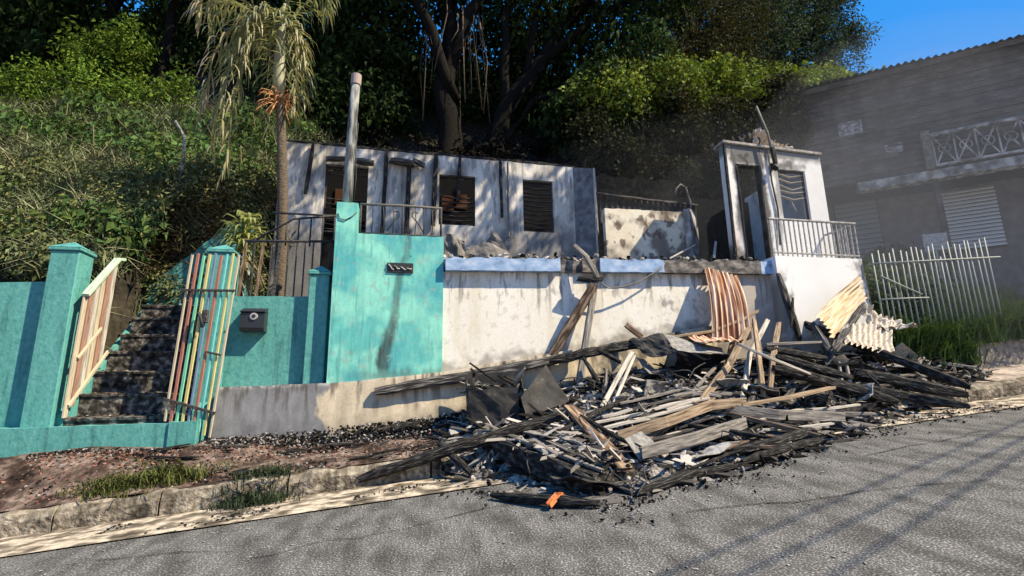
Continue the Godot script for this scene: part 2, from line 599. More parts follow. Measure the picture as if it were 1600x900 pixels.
func materials() -> void:
	mat("asphalt", [[0.0, lin(0.05, 0.05, 0.05)], [0.36, lin(0.085, 0.084, 0.083)], [0.5, lin(0.125, 0.123, 0.121)], [0.62, lin(0.19, 0.187, 0.183)], [0.7, lin(0.30, 0.295, 0.285)], [0.8, lin(0.45, 0.44, 0.43)], [1.0, lin(0.6, 0.59, 0.57)]], Vector3(1.05, 1.05, 1.05), 0.93, 0.3, [[0.0, Color(0.62, 0.62, 0.62)], [0.4, Color(0.82, 0.82, 0.82)], [0.55, Color(0.93, 0.93, 0.93)], [0.75, Color(1, 1, 1)]], Vector3(0.5, 0.5, 0.21), 0.085)
	mat("gutter", [[0.0, lin(0.22, 0.185, 0.145)], [0.45, lin(0.45, 0.385, 0.30)], [1.0, lin(0.66, 0.585, 0.48)]], Vector3(0.8, 0.8, 0.8), 0.95, 0.5, [[0.0, Color(0.25, 0.25, 0.25)], [0.42, Color(0.6, 0.59, 0.58)], [0.6, Color(1, 1, 1)]], Vector3(0.45, 0.3, 0.9))
	mat("kerb_stone", [[0.0, lin(0.07, 0.06, 0.05)], [0.45, lin(0.2, 0.17, 0.13)], [0.65, lin(0.34, 0.30, 0.24)], [1.0, lin(0.52, 0.47, 0.39)]], Vector3(0.9, 0.9, 0.9), 0.95, 1.5, [[0.0, Color(0.35, 0.34, 0.32)], [0.6, Color(1, 1, 1)]], Vector3(0.4, 0.2, 0.4))
	mat("sidewalk", [[0.0, lin(0.04, 0.034, 0.03)], [0.4, lin(0.13, 0.10, 0.085)], [0.6, lin(0.23, 0.17, 0.14)], [1.0, lin(0.42, 0.35, 0.3)]], Vector3(0.9, 0.9, 0.9), 0.97, 2.0, [[0.0, Color(0.12, 0.12, 0.13)], [0.42, Color(0.55, 0.5, 0.48)], [0.68, Color(1, 1, 1)]], Vector3(0.25, 0.25, 0.4))
	mat("pavement_concrete", [[0.0, lin(0.2, 0.16, 0.13)], [0.5, lin(0.42, 0.35, 0.3)], [1.0, lin(0.6, 0.53, 0.47)]], Vector3(0.7, 0.7, 0.7), 0.95, 0.5, [[0.0, Color(0.5, 0.5, 0.5)], [0.6, Color(1, 1, 1)]])
	mat("soil", [[0.0, lin(0.008, 0.008, 0.007)], [0.5, lin(0.025, 0.022, 0.017)], [1.0, lin(0.07, 0.06, 0.045)]], Vector3(0.6, 0.6, 0.6), 1.0, 3.0)
	mat("ash_rubble", [[0.0, lin(0.012, 0.012, 0.012)], [0.36, lin(0.07, 0.066, 0.063)], [0.5, lin(0.26, 0.235, 0.22)], [0.7, lin(0.46, 0.42, 0.39)], [1.0, lin(0.6, 0.57, 0.54)]], Vector3(0.8, 0.8, 0.8), 0.98, 3.0, [[0.0, Color(0.06, 0.06, 0.065)], [0.42, Color(0.25, 0.25, 0.25)], [0.52, Color(1, 1, 1)]], Vector3(0.5, 0.5, 0.5), 0.03)
	mat("bark", [[0.0, lin(0.003, 0.003, 0.003)], [0.5, lin(0.008, 0.007, 0.006)], [1.0, lin(0.022, 0.02, 0.018)]], Vector3(3.0, 0.5, 3.0), 0.95, 2.0)
	mat("palm_bark", [[0.0, lin(0.03, 0.025, 0.02)], [0.5, lin(0.12, 0.095, 0.07)], [1.0, lin(0.25, 0.21, 0.16)]], Vector3(1.0, 4.0, 1.0), 0.95, 1.2)
	mat("step_concrete", [[0.0, lin(0.015, 0.014, 0.014)], [0.42, lin(0.045, 0.042, 0.04)], [0.6, lin(0.13, 0.12, 0.11)], [1.0, lin(0.36, 0.33, 0.3)]], Vector3(0.8, 0.8, 0.8), 0.95, 1.0, [[0.0, Color(0.35, 0.35, 0.35)], [0.6, Color(1, 1, 1)]], Vector3(0.5, 0.5, 0.5))
	mat("teal_paint", [[0.0, lin(0.06, 0.24, 0.24)], [0.35, lin(0.095, 0.315, 0.30)], [0.75, lin(0.12, 0.35, 0.33)], [1.0, lin(0.2, 0.40, 0.375)]], Vector3(1.2, 0.9, 1.2), 0.8, 0.25, [[0.0, Color(0.62, 0.64, 0.66)], [0.36, Color(0.92, 0.93, 0.93)], [1.0, Color(1, 1, 1)]], Vector3(0.8, 0.1, 0.8))
	mat("sooty_plaster", [[0.0, lin(0.03, 0.03, 0.032)], [0.45, lin(0.16, 0.155, 0.155)], [0.6, lin(0.36, 0.35, 0.34)], [1.0, lin(0.62, 0.6, 0.58)]], Vector3(0.4, 0.25, 0.4), 0.95, 0.3)
	mat("floor_char", [[0.0, lin(0.008, 0.008, 0.008)], [0.6, lin(0.04, 0.038, 0.036)], [1.0, lin(0.25, 0.23, 0.21)]], Vector3(0.9, 0.9, 0.9), 1.0, 2.0)
	mat("white_plaster", [[0.0, lin(0.6, 0.6, 0.6)], [0.5, lin(0.74, 0.74, 0.73)], [1.0, lin(0.82, 0.82, 0.81)]], Vector3(0.5, 0.5, 0.5), 0.85, 0.15, [[0.0, Color(0.75, 0.74, 0.72)], [0.4, Color(0.96, 0.96, 0.95)], [1.0, Color(1, 1, 1)]], Vector3(0.3, 0.2, 0.3))
	mat("dark_metal", [[0.0, lin(0.02, 0.02, 0.022)], [0.5, lin(0.05, 0.05, 0.052)], [1.0, lin(0.13, 0.12, 0.115)]], Vector3(2, 2, 2), 0.7, 0.1)
	mat("burnt_metal", [[0.0, lin(0.02, 0.02, 0.02)], [0.5, lin(0.042, 0.041, 0.04)], [0.8, lin(0.07, 0.065, 0.06)], [1.0, lin(0.16, 0.14, 0.12)]], Vector3(0.4, 0.4, 0.4), 0.7, 0.15)
	mat("dark_siding", [[0.0, lin(0.03, 0.027, 0.028)], [0.5, lin(0.09, 0.08, 0.076)], [1.0, lin(0.24, 0.215, 0.195)]], Vector3(0.4, 2.5, 0.4), 0.9, 0.4, [[0.0, Color(0.35, 0.35, 0.37)], [0.45, Color(0.75, 0.75, 0.77)], [0.62, Color(1, 1, 1)]], Vector3(0.3, 0.3, 0.3))
	mat("grey_concrete", [[0.0, lin(0.1, 0.09, 0.08)], [0.5, lin(0.24, 0.21, 0.18)], [1.0, lin(0.4, 0.36, 0.31)]], Vector3(0.6, 0.6, 0.6), 0.95, 0.4)
	mat("sooty_white_metal", [[0.0, lin(0.16, 0.155, 0.15)], [0.5, lin(0.34, 0.33, 0.32)], [1.0, lin(0.55, 0.54, 0.52)]], Vector3(1.5, 1.0, 1.5), 0.6, 0.1)
	mat("blue_ledge", [[0.0, lin(0.12, 0.15, 0.2)], [0.3, lin(0.23, 0.34, 0.53)], [0.6, lin(0.29, 0.41, 0.61)], [1.0, lin(0.48, 0.55, 0.66)]], Vector3(0.35, 0.5, 0.35), 0.85, 0.1)
	mat("scorched_ledge", [[0.0, lin(0.03, 0.03, 0.03)], [0.5, lin(0.13, 0.12, 0.115)], [1.0, lin(0.36, 0.33, 0.3)]], Vector3(0.4, 0.7, 0.4), 0.95, 0.3)
	mat("pipe_paint", [[0.0, lin(0.03, 0.03, 0.032)], [0.42, lin(0.12, 0.125, 0.125)], [0.58, lin(0.27, 0.29, 0.28)], [1.0, lin(0.42, 0.44, 0.42)]], Vector3(1.0, 0.22, 1.0), 0.75, 0.2)
	grain("char", [[0.0, lin(0.006, 0.006, 0.007)], [0.45, lin(0.018, 0.017, 0.017)], [0.62, lin(0.045, 0.043, 0.041)], [0.8, lin(0.1, 0.095, 0.09)], [1.0, lin(0.24, 0.225, 0.21)]], 0.85, 1.2)
	grain("ash", [[0.0, lin(0.015, 0.015, 0.015)], [0.45, lin(0.05, 0.048, 0.046)], [0.65, lin(0.16, 0.15, 0.145)], [1.0, lin(0.4, 0.38, 0.36)]], 0.95, 1.0)
	grain("greywood", [[0.0, lin(0.05, 0.045, 0.042)], [0.45, lin(0.2, 0.185, 0.17)], [1.0, lin(0.45, 0.41, 0.37)]], 0.9, 0.5)
	grain("brownwood", [[0.0, lin(0.02, 0.015, 0.012)], [0.42, lin(0.11, 0.075, 0.052)], [0.6, lin(0.24, 0.17, 0.12)], [1.0, lin(0.42, 0.33, 0.25)]], 0.9, 0.5)
	grain("tanwood", [[0.0, lin(0.05, 0.038, 0.028)], [0.4, lin(0.25, 0.185, 0.125)], [1.0, lin(0.5, 0.39, 0.28)]], 0.9, 0.4)
	grain("palewood", [[0.0, lin(0.12, 0.11, 0.1)], [0.4, lin(0.4, 0.37, 0.33)], [1.0, lin(0.66, 0.62, 0.56)]], 0.9, 0.4)
	for c in [["salmon", Color(0.62, 0.42, 0.37)], ["mint", Color(0.45, 0.72, 0.60)], ["yellow", Color(0.74, 0.70, 0.48)], ["slate_blue", Color(0.42, 0.50, 0.60)], ["cream", Color(0.70, 0.66, 0.58)], ["aqua", Color(0.42, 0.72, 0.72)], ["red", Color(0.5, 0.25, 0.22)], ["faded", Color(0.58, 0.45, 0.40)], ["pale_green", Color(0.66, 0.75, 0.66)]]:
		var l: Color = c[1].srgb_to_linear()
		grain("bar_" + c[0], [[0.0, lin(l.r * 0.35, l.g * 0.33, l.b * 0.3)], [0.38, lin(l.r, l.g, l.b)], [1.0, lin(minf(l.r * 1.2, 0.85), minf(l.g * 1.2, 0.85), minf(l.b * 1.2, 0.85))]], 0.7, 0.1)
	grain("rust_sheet", [[0.0, lin(0.12, 0.045, 0.025)], [0.36, lin(0.30, 0.125, 0.06)], [0.5, lin(0.5, 0.30, 0.18)], [0.66, lin(0.66, 0.56, 0.44)], [1.0, lin(0.72, 0.66, 0.56)]], 0.75, 0.1)
	M.rust_sheet.uv1_scale = Vector3(1.3, 0.1, 1)
	grain("yellow_sheet", [[0.0, lin(0.32, 0.2, 0.11)], [0.4, lin(0.52, 0.42, 0.28)], [1.0, lin(0.66, 0.6, 0.5)]], 0.7, 0.1)
	grain("zinc_sheet", [[0.0, lin(0.2, 0.17, 0.14)], [0.4, lin(0.46, 0.4, 0.33)], [1.0, lin(0.7, 0.64, 0.55)]], 0.6, 0.1)
	M.yellow_sheet.uv1_scale = Vector3(1.0, 0.25, 1)
	M.zinc_sheet.uv1_scale = Vector3(1.5, 1.0, 1)
	plain("soot_black", lin(0.012, 0.012, 0.013), 0.9)
	plain("cable_black", lin(0.02, 0.02, 0.02), 0.6)
	plain("mailbox_black", lin(0.02, 0.022, 0.026), 0.35)
	plain("white_paint", lin(0.66, 0.66, 0.64), 0.6)
	plain("fence_paint", lin(0.27, 0.3, 0.28), 0.6)
	plain("plaque_black", lin(0.02, 0.02, 0.02), 0.5)
	plain("numeral", lin(0.3, 0.3, 0.29), 0.5)
	plain("orange_rag", lin(0.5, 0.16, 0.05), 0.9)
	plain("ember_brick", lin(0.07, 0.032, 0.02), 0.95)
	leafy("leaf", 0.7)
	leafy("dry_leaf", 0.35)
	leafy("loose", 0.0)
	M.loose.backlight_enabled = false
	M.loose.roughness = 0.95

# ---------------------------------------------------------------- ground, road, kerb, hill
func sheet(xs: Array, zs: Array, fn: Callable, smooth := true) -> ArrayMesh:
	var st := mb(smooth)
	for j in zs.size() - 1:
		for i in xs.size() - 1:
			var p := []
			for e in [[0, 0], [1, 0], [1, 1], [0, 1]]:
				var x: float = xs[i + e[0]]
				var z: float = zs[j + e[1]]
				p.append(Vector3(x, fn.call(x, z), z))
			tri(st, p[0], p[1], p[2]); tri(st, p[0], p[2], p[3])
	return done(st)

func steps_of(a: float, b: float, n: int) -> Array:
	var r := []
	for i in n + 1: r.append(lerpf(a, b, float(i) / n))
	return r

func land() -> void:
	struct("ground", sheet([-400, -60, 60, 400], [2.1, 20, 500], func(x, z): return 0.62 + 0.09 * clampf(x, -70, 90) - 0.092 * (clampf(z, 0, 40) - 1.5) - 0.05), M.pavement_concrete, "wide ground beyond the street", "ground")
	struct("road", sheet(steps_of(-26, 34, 120), steps_of(2.19, 13.0, 24), func(x, z): return road_y(x, z) + 0.004 * nz.get_noise_2d(x * 70, z * 90)), M.asphalt, "worn grey asphalt street climbing to the right", "road")
	var road := get_node("road")
	for c in [[Vector2(-1.2, 3.3), Vector2(0.35, -0.02), 11], [Vector2(2.4, 3.9), Vector2(0.4, 0.03), 12], [Vector2(-2.6, 2.7), Vector2(0.3, 0.1), 6], [Vector2(5.0, 3.2), Vector2(0.35, -0.05), 10], [Vector2(0.4, 5.0), Vector2(0.33, 0.06), 9]]:
		var ck := mb()
		var p: Vector2 = c[0]
		var w := 0.005
		for k in c[2]:
			var d: Vector2 = c[1] + Vector2(rng.randfn() * 0.05, rng.randfn() * 0.07)
			var nx := p + d * 0.6
			var s := d.orthogonal().normalized() * w
			var q4 := []
			for e in [p - s, nx - s, nx + s, p + s]: q4.append(Vector3(e.x, road_y(e.x, e.y) + 0.01, e.y))
			quad(ck, q4[0], q4[1], q4[2], q4[3])
			p = nx
			w = rng.randf_range(0.002, 0.007)
		put("crack", done(ck), M.soot_black, road)
	struct("gutter", sheet(steps_of(-26, 34, 240), steps_of(1.5, 2.2, 5), func(x, z): return road_y(x, z) + 0.016 + 0.004 * nz.get_noise_2d(x * 170, z * 190)), M.gutter, "sandy pale concrete gutter strip along the kerb", "gutter")
	# kerb: cracked lengths, each its own piece
	var kerb := thing("kerb", "tan concrete kerb cracked into lengths along the sidewalk", "kerb")
	kerb.set_meta("kind", "structure")
	var cuts := [-14.0, -9.0, -6.2, -3.62, -2.62, -1.3, 0.35, 2.2, 4.4, 6.6, 8.8, 11.0, 14.0, 20.0]
	for i in cuts.size() - 1:
		var a: float = cuts[i] + 0.012
		var b: float = cuts[i + 1] - 0.012
		var st := mb()
		var n := int((b - a) / 0.14) + 1
		var prof := [Vector2(-0.2, 1.5), Vector2(0.17, 1.5), Vector2(0.235, 1.478), Vector2(0.262, 1.43), Vector2(0.27, 1.3), Vector2(-0.2, 1.28)]
		var rings := []
		for k in n + 1:
			var x := lerpf(a, b, float(k) / n)
			var ring := []
			for q in prof:
				var w := 0.03 * nz.get_noise_2d(x * 260, q.x * 900) + (0.03 * nz.get_noise_2d(x * 90, 5) if q.x > 0.1 else 0.0)
				ring.append(Vector3(x, 0.62 + 0.09 * x + q.x + w * (1 if q.x > 0 else 0), q.y + w))
			rings.append(ring)
		for k in n:
			for e in prof.size() - 1:
				tri(st, rings[k][e], rings[k][e + 1], rings[k + 1][e + 1]); tri(st, rings[k][e], rings[k + 1][e + 1], rings[k + 1][e])
		for k in [0, n]:
			for e in range(1, prof.size() - 1): tri(st, rings[k][0], rings[k][e], rings[k][e + 1])
		put("kerb_stone", done(st), M.kerb_stone, kerb)
	struct("sidewalk", sheet(steps_of(-26, 8.7, 230), steps_of(-0.05, 1.41, 12), func(x, z): return walk_y(x, z) + 0.03 * nz.get_noise_2d(x * 140, z * 160)), M.sidewalk, "narrow sidewalk of dirt, broken brick and soot below the teal wall", "sidewalk")
	struct("pavement", sheet(steps_of(8.7, 30, 80), steps_of(-0.05, 1.32, 8), func(x, z): return walk_y(x, z) - 0.06 + 0.015 * nz.get_noise_2d(x * 140, z * 160)), M.pavement_concrete, "pale concrete pavement in front of the picket fence", "pavement")
	var xs := steps_of(-60, -12, 24)
	xs.pop_back(); xs.append_array(steps_of(-12, 20, 110)); xs.pop_back(); xs.append_array(steps_of(20, 80, 24))
	var zs := steps_of(-70, -16, 18)
	zs.pop_back(); zs.append_array(steps_of(-16, 0.0, 64))
	struct("hillside", sheet(xs, zs, hill_y), M.soil, "steep dark hillside rising behind the burnt house", "hillside")

# ---------------------------------------------------------------- walls along the street
func front_walls() -> void:
	var plinth_top := func(x: float) -> float:
		var y := 1.83 + 0.03 * (x + 2.6) if x < -0.9 else 1.88 + 0.1 * (x + 0.9) if x < 0.6 else 2.03 + 0.165 * (x - 0.6)
		return y + 0.012 * nz.get_noise_2d(x * 500, 3)
	# plinth: grey on the left, cream on the right, with a rain and soot line
	frame(Vector2(-2.7, 0.5), Vector2(8.2, 2.5))
	var pm := func(x: float, y: float) -> Color:
		var edge := -1.12 + 0.18 * (fb(x, y, 3.0, 1) - 0.5) + 0.1 * sin(y * 7)
		var t := sst(edge - 0.04, edge + 0.04, x)
		var grey := Color(0.22, 0.225, 0.24) * (0.7 + 0.55 * fb(x, y * 0.35, 5.0, 2))
		var cream := Color(0.60, 0.52, 0.39) * (0.72 + 0.42 * fb(x, y * 0.3, 4.0, 3))
		var c := grey.lerp(cream, t)
		var d: float = plinth_top.call(x) - y
		c = c.lerp(Color(0.62, 0.6, 0.55), 0.7 * sst(0.06, 0.0, d) * sst(0.3, 0.7, fb(x, y, 6, 9)) * (1 - t * 0.5))
		c = c.lerp(Color(0.07, 0.06, 0.05), 0.75 * sst(0.52, 0.8, fb(x * 1.6, y * 0.28, 4.2, 5)) * sst(0.75, 0.0, d))
		c = c.lerp(Color(0.035, 0.034, 0.035), 0.85 * sst(0.42, 0.75, d + 0.35 * (fb(x, y, 3.5, 6) - 0.5)) * (0.35 + 0.65 * sst(-1.2, 1.4, x)))
		if x > 0.75: c = c.lerp(Color(0.03, 0.03, 0.03), 0.7 * sst(0.5, 0.72, fb(x, y, 1.4, 7)))
		return c * (0.88 + 0.24 * fb(x, y, 22, 8))
	painted("plinth_paint", Vector2(-2.7, 0.5), Vector2(8.2, 2.5), 100, pm)
	var pl := put("plinth_wall", wall(-2.62, 5.4, -0.3, 0.07, flat(0.4), plinth_top), M.plinth_paint)
	tag(pl, "low plinth, bare grey at the mailbox end and stained cream beyond, under the street walls", "wall")
	# tall teal wall with its corner pier
	frame(Vector2(-1.2, 1.6), Vector2(1.85, 3.25))
	var tm := func(x: float, y: float) -> Color:
		var b := fb(x, y, 1.6, 12)
		var c := Color(0.12, 0.45, 0.425).lerp(Color(0.24, 0.62, 0.52), sst(0.3, 0.75, b))
		c = c.lerp(Color(0.06, 0.33, 0.39), 0.55 * sst(0.5, 0.85, fb(x + 9, y, 1.1, 13)))
		c *= 0.86 + 0.25 * fb(x * 1.5, y * 0.45, 7, 14)
		c = c.lerp(Color(0.3, 0.36, 0.33), 0.5 * sst(0.72, 0.9, fb(x, y, 4.0, 15)))
		# soot that ran down from the porch past the name plate
		var k := sst(4.25, 2.0, y)
		var cx := -0.03 - 0.28 * k + 0.03 * sin(y * 5) + 0.02 * (fb(1, y, 6, 16) - 0.5)
		var w := (0.08 + 0.07 * sst(3.3, 2.2, y)) * (1 + 0.5 * (fb(x, y * 0.5, 9, 17) - 0.5))
		var s := sst(w, w * 0.35, absf(x - cx)) * (0.62 + 0.4 * sst(3.1, 2.2, y)) * (0.9 if y < 3.62 else 0.75) * sst(1.98, 2.12, y)
		s *= 0.75 + 0.5 * fb(x * 3, y * 0.4, 5, 18)
		c = c.lerp(Color(0.045, 0.05, 0.05), clampf(s, 0, 0.93))
		c = c.lerp(Color(0.08, 0.12, 0.12), 0.6 * sst(2.12, 1.98, y + 0.2 * (fb(x, 1, 5, 19) - 0.5)) * sst(-1.0, -0.4, x))
		c = c.lerp(Color(0.30, 0.50, 0.44), 0.25 * sst(0.70, 0.8, fb(x, y, 6.5, 21)))
		c = c.lerp(Color(0.06, 0.20, 0.21), 0.35 * sst(0.72, 0.8, fb(x * 5 + 3, y * 0.5, 2.0, 22)))
		return c * (0.93 + 0.14 * fb(x, y, 24, 20))
	painted("teal_wall_paint", Vector2(-1.2, 1.6), Vector2(1.85, 3.25), 130, tm, 0.75)
	var tw := thing("teal_wall", "tall turquoise wall with a taller corner pier and a black soot streak", "wall")
	put("wall", wall(-0.81, 0.575, -0.22, 0.04, plinth_top, flat(4.235, 0, 0, 0.012), [], 0.08), M.teal_wall_paint, tw)
	put("pier", wall(-1.14, -0.812, -0.3, 0.045, plinth_top, flat(4.745, 0, 0, 0.01), [], 0.08), M.teal_wall_paint, tw)
	frame(Vector2(-2.7, 1.6), Vector2(1.6, 2.3))
	var plaque := put("plaque", bx(Vector3(-0.32, 3.60, 0.04), Vector3(0.09, 3.765, 0.062), 0.006), M.plaque_black, tw)
	for k in 4:      # scorched wrought letters nobody can read any more
		var x := -0.27 + k * 0.095
		put("scroll", pipe([Vector3(x - 0.03, 3.735 - 0.02 * k, 0.07), Vector3(x, 3.70 - 0.01 * k, 0.075), Vector3(x + 0.02, 3.66, 0.07), Vector3(x + 0.055, 3.645 + 0.02 * (k % 2), 0.07)], 0.011, 6), M.numeral, plaque)
	put("wall_cable", pipe([Vector3(-1.12, 4.55, 0.055), Vector3(-1.08, 4.46, 0.058), Vector3(-1.0, 4.44, 0.058), Vector3(-0.9, 4.5, 0.056), Vector3(-0.83, 4.58, 0.055)], 0.008, 6), M.cable_black, tw)
	# pipe on the pier
	var pp := thing("vent_pipe", "leaning soot-stained pale pipe standing on the turquoise corner pier", "pipe", Vector3(-1.0, 4.74, -0.14))
	var st := mb(true)
	tube(st, [Vector3(-0.01, -0.05, 0), Vector3(0.0, 0.8, 0), Vector3(0.01, 1.6, 0), Vector3(0.03, 2.25, 0)], [0.082, 0.08, 0.078, 0.074], 14, 0.05)
	put("pipe_body", done(st), M.pipe_paint, pp)
	st = mb()
	tube(st, [Vector3(0.03, 2.25, 0), Vector3(0.034, 2.44, 0)], [0.088, 0.09], 16, 0.0)
	put("pipe_cap", done(st), plain("pipe_cap_paint", lin(0.3, 0.24, 0.225), 0.8), pp)
	put("pipe_wire", pipe([Vector3(0.1, 0.0, 0.05), Vector3(0.12, 0.5, 0.06), Vector3(0.09, 1.0, 0.05), Vector3(0.11, 1.5, 0.05)], 0.009, 6), M.cable_black, pp)
	# iron railing on the teal wall
	var rl := thing("porch_railing", "scorched thin iron railing on top of the tall turquoise wall", "railing", Vector3(0, 0, -0.1))
	put("top_rail", pipe([Vector3(-0.79, 4.785, 0), Vector3(-0.1, 4.80, 0), Vector3(0.545, 4.79, 0)], 0.022), M.greywood, rl)
	put("bottom_rail", pipe([Vector3(-0.79, 4.29, 0), Vector3(0.545, 4.29, 0)], 0.014), M.dark_metal, rl)
	for x in [-0.78, -0.1, 0.535]: put("rail_post", pipe([Vector3(x, 4.2, 0), Vector3(x, 4.80, 0)], 0.018), M.dark_metal, rl)
	for x in [-0.6, -0.42, -0.26, 0.1, 0.24, 0.38]:
		put("rail_bar", pipe([Vector3(x, 4.28, 0), Vector3(x + 0.02, 4.5, 0.01), Vector3(x, 4.78, 0)], 0.008, 6), M.dark_metal, rl)
	for s in [-1, 1]:
		put("rail_scroll", pipe([Vector3(-0.05 + 0.3 * s, 4.34, 0), Vector3(-0.05 + 0.2 * s, 4.5, 0.01), Vector3(-0.05 + 0.1 * s, 4.62, 0), Vector3(-0.05 + 0.12 * s, 4.7, 0), Vector3(-0.05 + 0.2 * s, 4.68, 0)], 0.01, 6), M.dark_metal, rl)
	# low teal wall with mailbox
	var lw := put("low_teal_wall", wall(-2.66, -1.13, -0.5, -0.25, plinth_top, flat(3.22, 0.02, -2.6, 0.01), [], 0.1), M.teal_paint)
	tag(lw, "low turquoise wall between the gate and the tall pier, carrying the mailbox", "wall")
	pillar("gate_pillar", "short turquoise pillar with pyramid cap beside the tall pier", Vector3(-1.36, 1.8, -0.26), 0.3, 1.82)
	pillar("gate_pillar", "turquoise pillar with pyramid cap at the left edge of the steps", Vector3(-4.78, 0.7, -0.12), 0.36, 3.12)
	pillar("gate_pillar", "turquoise pillar with pyramid cap behind the striped gate", Vector3(-2.84, 0.9, -0.36), 0.36, 3.04)
	var mbx := thing("mailbox", "black metal mailbox with a round pale badge on the low turquoise wall", "mailbox", Vector3(-2.27, 2.66, -0.25))
	st = mb()
	var prof := [Vector2(0.0, 0.0), Vector2(0.17, 0.0), Vector2(0.19, 0.05), Vector2(0.19, 0.27), Vector2(0.13, 0.34), Vector2(0.0, 0.38)]
	for s in [[-0.17, 1], [0.17, -1]]:
		for k in range(1, prof.size() - 1): tri(st, Vector3(s[0], prof[0].y, prof[0].x), Vector3(s[0], prof[k].y, prof[k].x), Vector3(s[0], prof[k + 1].y, prof[k + 1].x))
	for k in prof.size():
		var a: Vector2 = prof[k]
		var b: Vector2 = prof[(k + 1) % prof.size()]
		quad(st, Vector3(-0.17, a.y, a.x), Vector3(-0.17, b.y, b.x), Vector3(0.17, b.y, b.x), Vector3(0.17, a.y, a.x))
	put("box_body", done(st), M.mailbox_black, mbx)
	put("lid", bx(Vector3(-0.18, 0.285, 0.03), Vector3(0.18, 0.305, 0.215), 0.006), M.mailbox_black, mbx)
	var bd := CylinderMesh.new()
	bd.top_radius = 0.052; bd.bottom_radius = 0.056; bd.height = 0.02; bd.radial_segments = 20
	var badge := put("badge", bd, plain("badge_paint", lin(0.42, 0.42, 0.4), 0.4, 0.3), mbx)
	badge.position = Vector3(0.02, 0.22, 0.2)
	badge.rotation.x = PI / 2
	var bd2 := CylinderMesh.new()
	bd2.top_radius = 0.028; bd2.bottom_radius = 0.028; bd2.height = 0.006; bd2.radial_segments = 16
	var b2 := put("badge_mark", bd2, M.mailbox_black, badge)
	b2.position.y = 0.012
	# cream wall under the porch with its painted ledge
	frame(Vector2(0.5, 1.8), Vector2(6.4, 2.3))
	var cm := func(x: float, y: float) -> Color:
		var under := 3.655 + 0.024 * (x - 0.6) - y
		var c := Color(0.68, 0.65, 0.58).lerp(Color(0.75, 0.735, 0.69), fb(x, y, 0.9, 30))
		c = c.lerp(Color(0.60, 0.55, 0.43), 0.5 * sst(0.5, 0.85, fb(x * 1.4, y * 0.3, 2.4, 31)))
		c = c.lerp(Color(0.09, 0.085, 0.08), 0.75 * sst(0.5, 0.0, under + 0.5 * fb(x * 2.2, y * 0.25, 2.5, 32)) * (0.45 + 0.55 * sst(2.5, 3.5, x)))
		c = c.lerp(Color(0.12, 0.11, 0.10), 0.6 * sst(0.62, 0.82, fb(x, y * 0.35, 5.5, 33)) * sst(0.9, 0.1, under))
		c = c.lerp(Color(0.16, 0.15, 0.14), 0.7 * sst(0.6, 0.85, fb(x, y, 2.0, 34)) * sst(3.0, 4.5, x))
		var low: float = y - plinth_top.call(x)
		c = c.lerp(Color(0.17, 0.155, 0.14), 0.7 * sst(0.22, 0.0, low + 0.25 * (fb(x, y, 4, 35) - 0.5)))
		if x > 5.6: c = c.lerp(Color(0.34, 0.30, 0.27), 0.8 * sst(5.6, 6.1, x + 0.4 * (fb(x, y, 3, 36) - 0.5)))
		c = c.lerp(Color(0.36, 0.34, 0.31), 0.3 * sst(0.73, 0.8, fb(x, y, 5.5, 38)))
		c = c.lerp(Color(0.2, 0.185, 0.17), 0.7 * sst(0.72, 0.78, fb(x * 7, y * 0.5, 1.0, 39)) * sst(0.9, 0.2, under))
		return c * (0.93 + 0.14 * fb(x, y, 20, 37))
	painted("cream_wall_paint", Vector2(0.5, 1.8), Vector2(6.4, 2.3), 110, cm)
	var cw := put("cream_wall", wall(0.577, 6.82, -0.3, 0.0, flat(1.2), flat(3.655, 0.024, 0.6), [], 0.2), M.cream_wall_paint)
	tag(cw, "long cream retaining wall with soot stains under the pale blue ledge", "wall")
	var ledge := thing("porch_ledge", "pale blue painted concrete ledge, broken and scorched toward the right, above the cream wall", "ledge")
	for p in [[0.6, 2.55, "blue_ledge", 0.13], [2.55, 2.95, "scorched_ledge", 0.03], [2.95, 3.26, "scorched_ledge", 0.09], [3.26, 4.47, "blue_ledge", 0.13], [4.47, 5.3, "scorched_ledge", 0.11], [5.3, 6.45, "scorched_ledge", 0.1], [6.45, 6.83, "blue_ledge", 0.1]]:
		put("ledge_segment", wall(p[0] + 0.004, p[1] - 0.004, -0.3, p[3], flat(3.655, 0.024, 0.6, 0.012), flat(3.865, 0.03, 0.6, 0.05), [], 0.07), M[p[2]], ledge)

func pillar(called: String, label: String, at: Vector3, w: float, h: float) -> void:
	var t := thing(called, label, "pillar", at, 0, "turquoise pillars by the steps")
	put("shaft", bx(Vector3(-w / 2, 0, -w / 2), Vector3(w / 2, h - 0.05, w / 2), 0.012), M.teal_paint, t)
	var st := mb()
	var o := w / 2 + 0.025
	cbox(st, Vector3(-o, h - 0.05, -o), Vector3(o, h, o), 0.01)
	var q := [Vector3(-o, h, o), Vector3(o, h, o), Vector3(o, h, -o), Vector3(-o, h, -o)]
	for k in 4: tri(st, q[k], Vector3(0, h + 0.13, 0), q[(k + 1) % 4])
	put("cap", done(st), M.teal_paint, t)

func edge_walls() -> void:
	tag(put("side_wall", wall(-26.0, -4.97, -0.35, -0.1, func(x): return 0.55 + 0.09 * x, func(x): return 3.35 + 0.05 * (x + 4.9), [], 0.3), M.teal_paint), "plain turquoise wall running on to the left of the steps", "wall")
	tag(put("yard_wall", wall(8.75, 26.0, -0.2, 0.36, func(x): return 1.3 + 0.09 * (x - 9), func(x): return 2.36 + 0.1 * (x - 8.8) + 0.03 * nz.get_noise_2d(x * 200, 8), [], 0.2), M.grey_concrete), "low rough concrete footing under the white picket fence", "wall")

